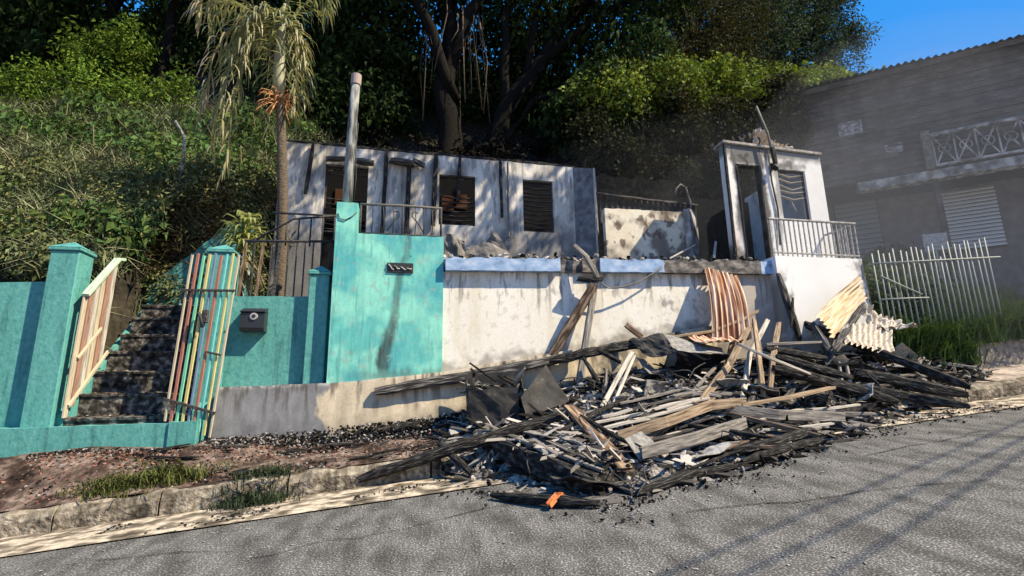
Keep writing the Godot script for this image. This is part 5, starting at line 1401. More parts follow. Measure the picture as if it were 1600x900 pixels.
func blade(st: SurfaceTool, p: Vector3, d: Vector3, l: float, w: float, droop: float) -> void:
	var s := d.cross(Vector3.UP).normalized() * w * 0.5
	var a := p
	var b := p + d * l * 0.4
	var c := p + d * l * 0.75 + Vector3.DOWN * droop * l * 0.22
	var e := p + d * l * 0.92 + Vector3.DOWN * droop * l * 0.6
	tri(st, a - s * 0.5, b - s, b + s); tri(st, a - s * 0.5, b + s, a + s * 0.5)
	tri(st, b - s, c - s * 0.8, c + s * 0.8); tri(st, b - s, c + s * 0.8, b + s)
	tri(st, c - s * 0.8, e, c + s * 0.8)

func palm() -> void:
	var foot := Vector3(-2.2, 3.1, -1.2)
	var t := thing("palm_tree", "slender palm with drooping half-dry fronds and an orange fruit cluster", "palm tree", foot)
	var st := mb(true)
	var pts := []
	var rad := []
	for k in 26:
		var f := k / 25.0
		var y := f * 4.2
		pts.append(Vector3(0.02 - 0.02 * f - 0.27 * f * f, y, 0))
		rad.append(lerpf(0.105, 0.075, f) * (1.0 + 0.05 * (k % 2)))
	tube(st, pts, rad, 12, 0.1)
	put("trunk", done(st), M.palm_bark, t)
	var head := Vector3(-0.33, 5.6, 0)
	st = mb(true)
	tube(st, [pts[-1], Vector3(-0.29, 4.5, 0), Vector3(-0.32, 5.0, 0), head, head + Vector3(0.02, 0.6, 0)], [0.08, 0.12, 0.10, 0.08, 0.03], 12, 0.05)
	var cs := plain("crownshaft_skin", lin(0.24, 0.24, 0.15), 0.6)
	put("crownshaft", done(st), cs, t)
	# fruit stalks
	var fs := mb(true)
	for k in 64:
		var a := rng.randf() * TAU
		var r := rng.randf_range(0.12, 0.4)
		var p := Vector3(-0.25, 3.98, 0)
		var ry := rng.randf_range(-0.25, 0.32)
		tube(fs, [p, p + Vector3(cos(a) * r * 0.5, 0.1 + ry * 0.6, sin(a) * r * 0.5), p + Vector3(cos(a) * r, ry - 0.02, sin(a) * r), p + Vector3(cos(a) * r * 1.15, ry - 0.12, sin(a) * r * 1.15)], [0.012, 0.01, 0.008, 0.006], 5)
	put("fruit_cluster", done(fs), plain("fruit_stalk", lin(0.42, 0.2, 0.08), 0.7), t)
	var green := foliage_plain("frond_green", lin(0.10, 0.125, 0.045))
	var dry := foliage_plain("frond_dry", lin(0.17, 0.165, 0.08))
	var tan_leaf := foliage_plain("frond_tan", lin(0.24, 0.2, 0.115))
	# direction (deg), reach, rise, drop, stuff
	var fr := [[175, 1.0, 0.25, 3.0, dry], [185, 1.15, 0.35, 2.2, tan_leaf], [160, 0.8, 0.3, 1.3, dry], [200, 1.35, 0.6, 0.7, tan_leaf], [20, 0.45, 0.25, 1.6, dry], [350, 0.35, 0.2, 2.0, dry], [100, 0.5, 0.3, 1.5, tan_leaf], [230, 0.7, 0.4, 1.6, dry], [270, 0.6, 0.4, 1.8, green], [165, 1.5, 0.9, 0.5, green], [10, 0.8, 1.2, 0.2, green], [300, 1.0, 1.5, -0.4, green], [190, 0.7, 0.1, 3.3, dry], [215, 0.85, 0.2, 2.7, dry]]
	for f in fr:
		var a := deg_to_rad(f[0])
		var d := Vector3(cos(a), 0, -sin(a))
		var fm := mb()
		var rib := []
		var n := 16
		for k in n + 1:
			var u := float(k) / n
			rib.append(head + d * f[1] * sin(minf(u * 1.9, PI / 2)) + Vector3.UP * (f[2] * sin(minf(u * 2.4, PI)) - f[3] * pow(maxf(u - 0.25, 0) / 0.75, 1.25)) )
		tube(fm, rib, [0.028, 0.026, 0.024, 0.022, 0.02, 0.018, 0.016, 0.014, 0.013, 0.012, 0.011, 0.01, 0.009, 0.008, 0.007, 0.006, 0.004], 5)
		for k in range(2, n):
			for j in 2:
				var p: Vector3 = rib[k].lerp(rib[k + 1], j / 4.0)
				var tt: Vector3 = (rib[k + 1] - rib[k]).normalized()
				var side := tt.cross(Vector3.UP)
				if side.length() < 0.25: side = d.cross(Vector3.UP)
				side = side.normalized()
				for s in [-1, 1]:
					var dd: Vector3 = (side * s * rng.randf_range(0.6, 1.3) + d * rng.randf_range(-0.2, 0.9) + tt * rng.randf_range(0.2, 0.7) + Vector3.DOWN * rng.randf_range(-0.1, 0.6)).normalized()
					blade(fm, p, dd, rng.randf_range(0.35, 0.75) * (1.1 - 0.5 * k / n), 0.032, 0.9)
		put("frond", done(fm), f[4], t)

# ---------------------------------------------------------------- the heap of burnt timber and metal
func timber(called: String, label: String, pts: Array, w: float, h: float, m: String, group := "burnt timbers of the collapsed house") -> void:
	var c: Vector3 = pts[0]
	var rel := []
	for p in pts: rel.append(p - c)
	var wear := 0.75 if m == "char" else 0.55 if m == "ash" else 0.22
	var o := put(called, board(rel, w, h, wear, c.x * 1.7 + c.z), M[m])
	o.position = c
	tag(o, label, called.replace("_", " "), group)

func slat_at(a: Vector3, b: Vector3) -> void:
	var k: int = taken.get("ash_slat", 0)
	timber("ash_slat", "%s slat of the fallen floor %s" % [["bleached", "white ash-coated", "weathered grey", "ash-grey", "pale"][k % 5], spot_words(a.lerp(b, 0.5))], [a, a.lerp(b, 0.5) + Vector3(0, 0.015 * sin(k * 2.0), 0), b], 0.11 + 0.03 * sin(k * 1.7), 0.035, ["palewood", "palewood", "greywood", "ash", "palewood"][k % 5], "slats of the fallen floor")

func heap() -> void:
	var xs := steps_of(0.3, 10.8, 210)
	var zs := steps_of(0.06, 3.5, 70)
	var st := mb()
	for j in zs.size() - 1:
		for i in xs.size() - 1:
			var p := []
			var any := false
			for e in [[0, 0], [1, 0], [1, 1], [0, 1]]:
				var x: float = xs[i + e[0]]
				var z: float = zs[j + e[1]]
				var f := along(FRONT, x) + 0.25 * nz.get_noise_2d(x * 160, 9)
				var in_heap := sst(f + 0.05, f - 0.35, z) * minf(1.0, along(HEAP, x) / 0.1)
				if in_heap > 0.02: any = true
				p.append(Vector3(x, heap_y(x, z) - 0.07 + in_heap * (0.05 + 0.13 * nz.get_noise_2d(x * 330, z * 330) + 0.09 * nz.get_noise_2d(x * 900, z * 900)), z))
			if any:
				tri(st, p[0], p[1], p[2]); tri(st, p[0], p[2], p[3])
	tag(put("rubble_heap", done(st), M.ash_rubble), "low heap of ash and rubble spread from the cream wall to the road", "rubble", "", "stuff")
	timber("charred_beam", "long charred beam sloping from the gutter up past the dented metal box", [Vector3(-0.49, 0.69, 1.50), Vector3(0.70, 1.04, 1.64), Vector3(2.05, 1.38, 1.59)], 0.110, 0.130, "char")
	timber("charred_beam", "charred beam lying along the ledge of the pale plinth", [Vector3(-0.42, 1.74, 0.12), Vector3(1.06, 1.97, 0.14), Vector3(2.78, 2.27, 0.20)], 0.120, 0.150, "ash")
	timber("charred_beam", "blackened beam running on from the leaning posts to the folded sheet", [Vector3(2.26, 2.19, 0.33), Vector3(3.68, 2.44, 0.36), Vector3(5.09, 2.60, 0.40)], 0.100, 0.140, "char")
	timber("wooden_post", "pale grey post leaning upright against the blue ledge", [Vector3(2.68, 1.74, 0.38), Vector3(3.13, 3.45, 0.16)], 0.110, 0.070, "greywood")
	timber("wooden_plank", "wide scorched brown plank leaning beside the pale grey post", [Vector3(2.36, 2.28, 0.05), Vector3(3.08, 3.44, 0.26)], 0.160, 0.050, "brownwood")
	timber("burnt_branch", "burnt broken branch snagged over the gap in the blue ledge", [Vector3(2.83, 4.19, 0.05), Vector3(2.98, 3.96, 0.20), Vector3(3.12, 3.68, 0.24), Vector3(3.19, 3.50, 0.22)], 0.080, 0.070, "greywood")
	timber("charred_block", "charred block wedged under the gap in the blue ledge", [Vector3(2.83, 3.56, 0.20), Vector3(3.24, 3.55, 0.22)], 0.160, 0.140, "char")
	timber("pale_slat", "bleached slat standing tilted in the middle of the heap, left of its twin", [Vector3(2.71, 1.47, 1.28), Vector3(3.43, 2.27, 0.80)], 0.075, 0.030, "palewood")
	timber("pale_slat", "bleached slat standing tilted in the middle of the heap, right of its twin", [Vector3(2.80, 1.43, 1.38), Vector3(3.48, 2.22, 0.78)], 0.050, 0.030, "palewood")
	timber("metal_bar", "bent thin grey bar sticking up beside the pair of bleached slats", [Vector3(2.86, 1.64, 0.94), Vector3(2.94, 1.81, 0.90), Vector3(2.98, 2.01, 0.85)], 0.040, 0.030, "greywood")
	timber("wooden_board", "broad tan board running downhill from the dented metal plate to the road", [Vector3(2.20, 1.49, 1.36), Vector3(2.33, 1.14, 1.98), Vector3(2.31, 0.85, 2.87)], 0.200, 0.050, "brownwood")
	timber("charred_lath", "thin black lath lying along the broad tan board", [Vector3(2.27, 1.38, 1.58), Vector3(2.54, 1.12, 2.17), Vector3(2.76, 1.00, 2.47)], 0.050, 0.050, "char")
	timber("wooden_rafter", "long curved rafter with a tan edge across the middle of the heap", [Vector3(2.58, 1.13, 2.10), Vector3(3.21, 1.28, 2.12), Vector3(3.99, 1.47, 1.91), Vector3(4.55, 1.50, 1.87)], 0.050, 0.130, "tanwood")
	timber("wooden_rafter", "grey rafter continuing right from the long curved rafter", [Vector3(4.07, 1.44, 1.81), Vector3(4.91, 1.33, 2.01), Vector3(5.96, 1.28, 1.99)], 0.050, 0.140, "greywood")
	timber("wooden_board", "bright tan board tapering to a point beside the leaning boards", [Vector3(4.47, 1.46, 1.87), Vector3(5.24, 1.55, 1.83), Vector3(6.23, 1.68, 1.58)], 0.120, 0.050, "tanwood")
	timber("wooden_beam", "grey beam with a pale edge nearest the road in the middle of the heap", [Vector3(2.67, 0.97, 2.53), Vector3(3.40, 1.10, 2.45), Vector3(4.29, 1.25, 2.18)], 0.060, 0.150, "greywood")
	timber("leaning_board", "wide tan board propped up at the left of the leaning boards", [Vector3(4.09, 1.51, 1.51), Vector3(4.76, 2.02, 1.26), Vector3(5.74, 2.76, 0.55)], 0.110, 0.040, "tanwood")
	timber("leaning_board", "short scorched board standing behind the wide tan board", [Vector3(5.01, 2.01, 0.84), Vector3(5.64, 2.82, 0.35)], 0.090, 0.040, "tanwood")
	timber("leaning_board", "crooked pale board bent in the middle among the leaning boards", [Vector3(4.77, 1.54, 1.50), Vector3(5.46, 2.24, 0.84), Vector3(6.14, 2.86, 0.50)], 0.085, 0.040, "palewood")
	timber("leaning_board", "upright scorched tan board between the crooked board and the nail-holed board", [Vector3(5.15, 1.58, 1.46), Vector3(5.29, 2.14, 1.27), Vector3(5.87, 2.86, 0.50)], 0.085, 0.040, "tanwood")
	timber("leaning_board", "narrow tan board at the right end of the leaning boards", [Vector3(5.32, 1.64, 1.39), Vector3(5.52, 2.09, 1.27), Vector3(6.35, 2.81, 0.50)], 0.085, 0.040, "tanwood")
	timber("wooden_batten", "thin pale batten crossing in front of the leaning boards", [Vector3(4.84, 2.34, 1.44), Vector3(5.23, 2.11, 1.61), Vector3(5.93, 1.89, 1.51)], 0.050, 0.040, "palewood")
	timber("wooden_batten", "long tan batten curving up to the foot of the rusty sheet", [Vector3(4.18, 2.53, 0.50), Vector3(4.98, 2.64, 0.55), Vector3(5.61, 2.85, 0.55), Vector3(5.96, 3.01, 0.50)], 0.070, 0.050, "tanwood")
	timber("charred_beam", "very long charred beam sloping from the white balcony down past the fence", [Vector3(7.08, 2.94, 0.05), Vector3(7.78, 2.27, 0.98), Vector3(8.53, 1.66, 1.77)], 0.120, 0.150, "char")
	timber("charred_beam", "thick black beam reaching the right edge of the heap by the road", [Vector3(6.92, 1.93, 1.32), Vector3(7.67, 1.72, 1.54), Vector3(8.31, 1.55, 1.86)], 0.130, 0.180, "char")
	timber("charred_beam", "long flat charred beam passing behind the burnt metal stand", [Vector3(5.47, 2.00, 1.32), Vector3(6.31, 1.76, 1.51), Vector3(7.08, 1.46, 1.80)], 0.120, 0.150, "char")
	timber("charred_beam", "charred beam lowest at the right end of the heap", [Vector3(6.62, 1.72, 1.47), Vector3(7.43, 1.53, 1.71), Vector3(7.94, 1.39, 2.14)], 0.100, 0.140, "char")
	timber("burnt_log", "burnt forked trunk leaning among the long charred beams", [Vector3(6.71, 1.82, 1.24), Vector3(6.86, 2.27, 0.95), Vector3(6.83, 2.78, 0.70)], 0.130, 0.130, "ash")
	timber("burnt_limb", "grey burnt limb leaning against the yellow rusty sheet", [Vector3(6.74, 2.27, 1.19), Vector3(7.55, 2.75, 0.75), Vector3(8.20, 3.20, 0.50)], 0.110, 0.100, "ash")
	timber("charred_spike", "charred spike standing against the white balcony base", [Vector3(6.63, 2.74, 0.45), Vector3(6.83, 3.29, 0.35)], 0.070, 0.050, "char")
	timber("charred_rafter", "charred rafter lying on top of the heap under the white balcony", [Vector3(5.60, 2.31, 1.03), Vector3(6.59, 2.15, 1.15)], 0.120, 0.120, "char")
	timber("wooden_rail", "grey rail lying flat behind the leaning boards", [Vector3(5.64, 2.38, 0.99), Vector3(6.66, 2.42, 1.00)], 0.100, 0.050, "greywood")
	timber("charred_beam", "black beam behind the burnt metal stand, nearest the wall", [Vector3(5.63, 2.18, 1.22), Vector3(6.72, 1.83, 1.45)], 0.100, 0.120, "char")
	timber("charred_beam", "charred beam lying low along the front edge of the tipped roof panel", [Vector3(0.92, 0.64, 2.70), Vector3(1.34, 0.65, 3.17), Vector3(1.78, 0.65, 3.45)], 0.100, 0.090, "char")
	timber("charred_beam", "short charred beam crossing under the long sloping beam by the kerb", [Vector3(0.45, 1.06, 1.45), Vector3(0.79, 0.76, 1.88)], 0.100, 0.100, "char")
	timber("charred_beam", "fallen charred beam along the foot of the heap beside the asphalt", [Vector3(2.25, 0.70, 3.32), Vector3(2.94, 0.80, 3.10), Vector3(3.54, 0.85, 3.00)], 0.100, 0.090, "char")
	timber("charred_rafter", "pair of blackened rafters by the road, upper one", [Vector3(3.70, 0.97, 2.72), Vector3(4.29, 1.05, 2.69), Vector3(5.16, 1.14, 2.30)], 0.100, 0.120, "char")
	timber("charred_rafter", "pair of blackened rafters by the road, lower one", [Vector3(3.66, 0.88, 2.93), Vector3(4.27, 0.97, 2.75), Vector3(5.06, 1.04, 2.56)], 0.080, 0.090, "char")
	timber("charred_log", "black log lying on the sidewalk against the pale plinth", [Vector3(-0.29, 1.18, 0.20), Vector3(0.23, 1.26, 0.17)], 0.160, 0.140, "char")
	timber("charred_joist", "dark joist between the bleached slats and the folded sheet", [Vector3(2.98, 2.32, 0.55), Vector3(3.26, 2.12, 0.75)], 0.100, 0.090, "char")
	timber("charred_prop", "dark prop leaning between the pale post and the bleached slats", [Vector3(2.92, 1.78, 0.72), Vector3(2.75, 2.20, 0.50)], 0.080, 0.080, "char")
	timber("charred_stub", "dark stub pointing up against the cream wall", [Vector3(3.64, 2.79, 0.20), Vector3(3.86, 2.57, 0.30)], 0.100, 0.060, "brownwood")
	slat_at(Vector3(2.44, 1.27, 1.64), Vector3(3.12, 1.38, 1.67))
	slat_at(Vector3(2.43, 1.19, 1.78), Vector3(3.14, 1.31, 1.78))
	slat_at(Vector3(2.91, 1.51, 1.41), Vector3(4.02, 1.71, 1.28))
	slat_at(Vector3(3.00, 1.43, 1.57), Vector3(4.07, 1.63, 1.41))
	slat_at(Vector3(3.17, 1.40, 1.65), Vector3(4.11, 1.56, 1.50))
	slat_at(Vector3(2.96, 1.30, 1.74), Vector3(3.86, 1.47, 1.62))
	slat_at(Vector3(2.72, 1.04, 2.16), Vector3(3.41, 1.15, 2.08))
	slat_at(Vector3(2.81, 0.99, 2.31), Vector3(3.34, 1.07, 2.23))
	slat_at(Vector3(2.86, 1.06, 2.16), Vector3(3.60, 1.18, 2.05))
	slat_at(Vector3(2.58, 1.34, 1.58), Vector3(3.00, 1.43, 1.57))
	slat_at(Vector3(3.47, 1.42, 1.66), Vector3(4.21, 1.56, 1.51))
	slat_at(Vector3(3.09, 1.21, 1.93), Vector3(3.70, 1.32, 1.82))
	slat_at(Vector3(3.70, 1.59, 1.44), Vector3(4.41, 1.74, 1.28))
	slat_at(Vector3(3.45, 1.20, 1.99), Vector3(4.12, 1.33, 1.83))
	slat_at(Vector3(3.40, 1.05, 2.29), Vector3(4.05, 1.15, 2.12))
	slat_at(Vector3(3.81, 1.29, 1.86), Vector3(4.46, 1.39, 1.76))
	slat_at(Vector3(1.65, 1.07, 1.74), Vector3(1.84, 0.80, 2.73))
	slat_at(Vector3(1.83, 1.20, 1.58), Vector3(2.05, 0.83, 2.68))
	slat_at(Vector3(1.39, 1.18, 1.43), Vector3(1.66, 0.80, 2.57))
	slat_at(Vector3(1.97, 1.22, 1.58), Vector3(2.05, 0.89, 2.37))
	slat_at(Vector3(4.48, 1.24, 1.98), Vector3(5.46, 1.38, 1.78))
	slat_at(Vector3(4.45, 1.15, 2.15), Vector3(5.64, 1.20, 2.11))
	slat_at(Vector3(4.36, 1.04, 2.48), Vector3(5.36, 1.16, 2.19))
	slat_at(Vector3(6.39, 2.18, 0.69), Vector3(7.10, 1.95, 1.09))
	slat_at(Vector3(5.61, 1.38, 1.79), Vector3(6.50, 1.43, 1.71))
	slat_at(Vector3(3.87, 1.73, 1.25), Vector3(4.41, 1.58, 1.50))
	# --- roofing sheets
	sheet_thing("rusty orange corrugated sheet leaning upright against the cream wall", [Vector3(5.26, 3.86, 0.13), Vector3(5.89, 3.72, 0.15), Vector3(5.66, 2.5, 0.66), Vector3(4.95, 2.45, 0.62)], 7, 0.028, -0.08, 0.015, "rust_sheet", 1)
	sheet_thing("yellowed rusty corrugated sheet leaning on the white balcony base", [Vector3(8.3, 3.75, 0.36), Vector3(8.35, 3.3, 0.40), Vector3(7.1, 2.5, 0.86), Vector3(6.88, 2.9, 0.8)], 6, 0.03, 0.04, 0.08, "yellow_sheet", 2)
	sheet_thing("pale corrugated sheet with a scalloped edge lying below the yellowed sheet", [Vector3(7.3, 2.72, 0.85), Vector3(8.6, 2.86, 0.65), Vector3(8.05, 2.25, 1.05), Vector3(7.0, 2.4, 1.15)], 9, 0.035, 0.04, 0.06, "zinc_sheet", 3)
	sheet_thing("crumpled pinkish grey corrugated sheet curled beside the picket fence", [Vector3(8.05, 3.15, 0.5), Vector3(8.85, 2.97, 0.5), Vector3(8.85, 2.72, 0.85), Vector3(8.1, 2.75, 0.8)], 6, 0.03, 0.12, 0.22, "zinc_sheet", 4)
	sheet_thing("rusty sheet scrap lying flat at the foot of the upright rusty sheet", [Vector3(4.55, 2.62, 0.5), Vector3(5.35, 2.6, 0.5), Vector3(5.3, 2.45, 0.95), Vector3(4.6, 2.42, 0.95)], 5, 0.02, 0.05, 0.03, "rust_sheet", 5)
	# --- dented metal plate beside the burnt box
	var dp := put("metal_plate", plate([Vector3(1.60, 1.62, 1.06), Vector3(2.05, 2.08, 0.78), Vector3(2.32, 1.55, 1.02), Vector3(1.66, 1.34, 1.16)], 0.05, 0.012, 2), M.burnt_metal)
	tag(dp, "dented dark metal plate standing on its corner beside the burnt box", "metal plate")
	var bxn := thing("burnt_box", "open burnt metal cabinet full of tangled scrap against the pale plinth", "cabinet", Vector3(1.32, 1.1, 0.62), -0.12)
	put("back_panel", plate([Vector3(-0.46, 0.86, -0.26), Vector3(0.46, 0.93, -0.26), Vector3(0.42, 0, -0.26), Vector3(-0.4, 0, -0.26)], 0.05, 0.012, 4), M.burnt_metal, bxn)
	put("front_panel", plate([Vector3(-0.40, 0.62, 0.3), Vector3(0.3, 0.66, 0.34), Vector3(0.32, 0.0, 0.34), Vector3(-0.36, 0.0, 0.3)], 0.06, 0.012, 5), M.burnt_metal, bxn)
	for s in [-1, 1]: put("side_panel", plate([Vector3(0.42 * s, 0.8, -0.25), Vector3(0.38 * s, 0.62, 0.3), Vector3(0.36 * s, 0, 0.3), Vector3(0.4 * s, 0, -0.25)], 0.05, 0.012, 6 + s), M.burnt_metal, bxn)
	put("box_base", bx(Vector3(-0.38, -0.1, -0.24), Vector3(0.34, 0.1, 0.3), 0.01), M.burnt_metal, bxn)
	for k in 30:
		var a := Vector3(rng.randf_range(-0.38, 0.38), rng.randf_range(0.45, 0.75), rng.randf_range(-0.2, 0.25))
		put("scrap", board([a, a + Vector3(rng.randf_range(-0.4, 0.4), rng.randf_range(-0.1, 0.3), rng.randf_range(-0.15, 0.3))], 0.045, 0.02, 0.4, k), M[["ash", "char", "palewood", "burnt_metal"][k % 4]], bxn)
	var fm := thing("folded_sheet", "folded dark metal sheet with a pale slanting top in the middle of the heap", "metal sheet")
	put("sheet_top", plate([Vector3(4.13, 2.6, 0.55), Vector3(5.1, 2.36, 0.6), Vector3(5.0, 2.22, 0.95), Vector3(4.1, 2.26, 0.95)], 0.07, 0.01, 3), mat("dull_zinc", [[0.0, lin(0.06, 0.06, 0.06)], [0.5, lin(0.2, 0.195, 0.19)], [1.0, lin(0.36, 0.35, 0.34)]], Vector3(1.2, 1.2, 1.2), 0.65, 0.2), fm)
	put("sheet_side", plate([Vector3(3.6, 2.50, 0.35), Vector3(4.12, 2.6, 0.55), Vector3(4.09, 2.25, 0.95), Vector3(3.75, 2.2, 0.75)], 0.12, 0.01, 8), M.burnt_metal, fm)
	put("sheet_skirt", plate([Vector3(4.09, 2.27, 0.965), Vector3(5.0, 2.22, 0.965), Vector3(4.85, 1.95, 0.8), Vector3(4.15, 1.85, 0.8)], 0.15, 0.01, 9), M.soot_black, fm)
	# --- tipped roof panel at the lower left of the heap
	var rp := thing("roof_panel", "tipped charred roof panel with a thick black edge facing the gutter", "roof panel")
	st = mb()
	var pc := [Vector3(1.02, 1.16, 1.22), Vector3(1.9, 0.83, 3.0), Vector3(2.5, 0.86, 2.7), Vector3(2.1, 1.36, 1.2)]
	hexa(st, [pc[0] - Vector3(-0.02, 0.34, 0), pc[1] - Vector3(0, 0.2, 0), pc[1], pc[0], pc[3] - Vector3(0, 0.4, 0), pc[2] - Vector3(0, 0.25, 0), pc[2], pc[3]])
	put("panel_slab", done(st), M.floor_char, rp)
	put("edge_beam", board([pc[0] + Vector3(-0.06, -0.1, 0.02), pc[0].lerp(pc[1], 0.5) + Vector3(-0.06, -0.09, 0.05), pc[1] + Vector3(-0.04, -0.1, 0.06)], 0.09, 0.24, 0.7, 4), M.char, rp)
	put("edge_batten", board([pc[0].lerp(pc[1], 0.3) + Vector3(0.1, 0.05, 0), pc[1] + Vector3(0.12, 0.03, -0.05)], 0.06, 0.04, 0.3, 6), M.greywood, rp)
	for k in 2: put("panel_board", board([pc[0].lerp(pc[3], 0.35 + 0.3 * k) + Vector3(0, 0.03, 0.05), pc[1].lerp(pc[2], 0.35 + 0.3 * k) + Vector3(0, 0.04 + 0.02 * sin(k), -0.25 * fb(k, 1, 1, 2))], 0.10, 0.03, 0.45, k), M[["ash", "greywood", "ash", "palewood", "ash", "char"][k]], rp)
	# --- burnt stand with two pale legs
	var sd := thing("metal_stand", "burnt grey stand on two pale thin legs among the long charred beams", "stand", Vector3(6.75, 1.72, 1.2))
	put("stand_seat", plate([Vector3(-0.2, 0.42, -0.2), Vector3(0.3, 0.5, -0.2), Vector3(0.28, 0.34, 0.12), Vector3(-0.2, 0.32, 0.12)], 0.12, 0.05, 3), M.burnt_metal, sd)
	put("leg", board([Vector3(-0.07, -0.06, 0.1), Vector3(-0.05, 0.36, 0.08)], 0.045, 0.045, 0.15, 1), M.palewood, sd)
	put("leg", board([Vector3(0.1, -0.1, 0.1), Vector3(0.08, 0.36, 0.08)], 0.045, 0.045, 0.15, 2), M.palewood, sd)
	# --- metal brackets, tub, cables
	var wt := mb(true)
	for k in 34:
		var x := rng.randf_range(1.2, 8.6)
		var z := rng.randf_range(0.4, along(FRONT, x) - 0.3)
		var pts := []
		var p := Vector3(x, heap_y(x, z) + 0.06, z)
		var d := Vector3(rng.randf_range(-1, 1), rng.randf_range(0.2, 1.0), rng.randf_range(-1, 1)).normalized() * 0.12
		for j in 8:
			pts.append(p)
			p += d
			d = (d + Vector3(0.06 * rng.randfn(), -0.03, 0.06 * rng.randfn())).limit_length(0.13)
		tube(wt, pts, [0.009], 5)
	tag(put("tangled_wire", done(wt), M.dark_metal), "burnt thin wires curling up out of the rubble heap", "wire")
	var br := put("bent_plate", plate([Vector3(3.05, 1.35, 1.75), Vector3(3.35, 1.5, 1.6), Vector3(3.75, 1.28, 1.75), Vector3(3.1, 1.12, 1.95)], 0.06, 0.012, 12), M.burnt_metal)
	tag(br, "small dark bent plate standing among the ash-white slats", "metal plate")
	var br2 := put("bent_plate", plate([Vector3(2.55, 1.12, 2.35), Vector3(2.85, 1.2, 2.2), Vector3(3.0, 1.0, 2.35), Vector3(2.65, 0.9, 2.55)], 0.05, 0.012, 13), M.dull_zinc)
	tag(br2, "grey plate leaning at the lower end of the broad tan board", "metal plate")
	var cb := put("dangling_cable", pipe([Vector3(3.12, 3.75, 0.2), Vector3(3.2, 3.5, 0.22), Vector3(3.35, 3.42, 0.2), Vector3(3.6, 3.44, 0.18), Vector3(3.95, 3.55, 0.16), Vector3(4.35, 3.78, 0.15), Vector3(4.5, 3.92, 0.1)], 0.014, 7), M.greywood)
	tag(cb, "grey cable drooping below the blue ledge beside the leaning posts", "cable")
	var rag := thing("orange_scrap", "small crumpled orange scrap on the asphalt in front of the roof panel", "scrap", Vector3(1.4, 0.63, 3.25))
	for k in 4: put("scrap_strip", board([Vector3(rng.randf_range(-0.08, 0.0), 0.0, rng.randf_range(-0.05, 0.08)), Vector3(rng.randf_range(0.0, 0.1), 0.09, 0.0), Vector3(rng.randf_range(0.05, 0.14), 0.02, rng.randf_range(-0.08, 0.08))], 0.05, 0.012, 0.3, k), M.orange_rag, rag)
	# --- overhead street cables, whose shadows cross the road
	for k in 3:
		var y: float = 7.2 + 0.15 * k
		var b: Vector3 = [Vector3(2.63, 0.5, 5.25), Vector3(3.1, 0.53, 5.46), Vector3(2.23, 0.49, 5.08)][k]
		var d: Vector3 = [Vector3(1.70, 0.2, -0.56), Vector3(1.6, 0.2, -0.6), Vector3(2.81, 0.34, -0.91)][k].normalized()
		var up := Vector3(0.60, 0.75, 0.30) * (y - 0.5) / 0.75
		var cab := put("street_cable", pipe([b + up - d * 25, b + up - d * 8, b + up + d * 8, b + up + d * 25], 0.015, 6), M.cable_black)
		tag(cab, "black utility cable strung above the street", "cable", "utility cables above the street")

# height of the tipped roof panel top at x z, or -1 beside it
func panel_y(x: float, z: float) -> float:
	var v := (z - 1.21) / 1.65
	if v < 0 or v > 1: return -1.0
	var a := lerpf(1.04, 1.92, v)
	var b := lerpf(2.1, 2.5, v)
	if x < a or x > b: return -1.0
	return lerpf(lerpf(1.17, 0.84, v), lerpf(1.37, 0.87, v), (x - a) / (b - a)) + 0.02

# where in the heap a spot lies, named by what stands there
func spot_words(p: Vector3) -> String:
	var f := along(FRONT, p.x)
	var row := "close to the wall" if p.z < 0.75 else "at the road edge" if p.z > f - 0.5 else "in mid heap"
	var near := "by the burnt box" if p.x < 2.4 else "by the bleached slats" if p.x < 3.8 else "by the folded sheet" if p.x < 5.0 else "by the leaning boards" if p.x < 6.4 else "by the metal stand" if p.x < 7.7 else "by the picket fence"
	return "lying " + row + " " + near

func sheet_thing(label: String, c: Array, waves: int, amp: float, belly: float, crush: float, m: String, salt: int) -> void:
	var o := put("corrugated_sheet", corrugated(c, waves, amp, belly, crush, salt), M[m])
	tag(o, label, "corrugated sheet", "fallen roofing sheets")

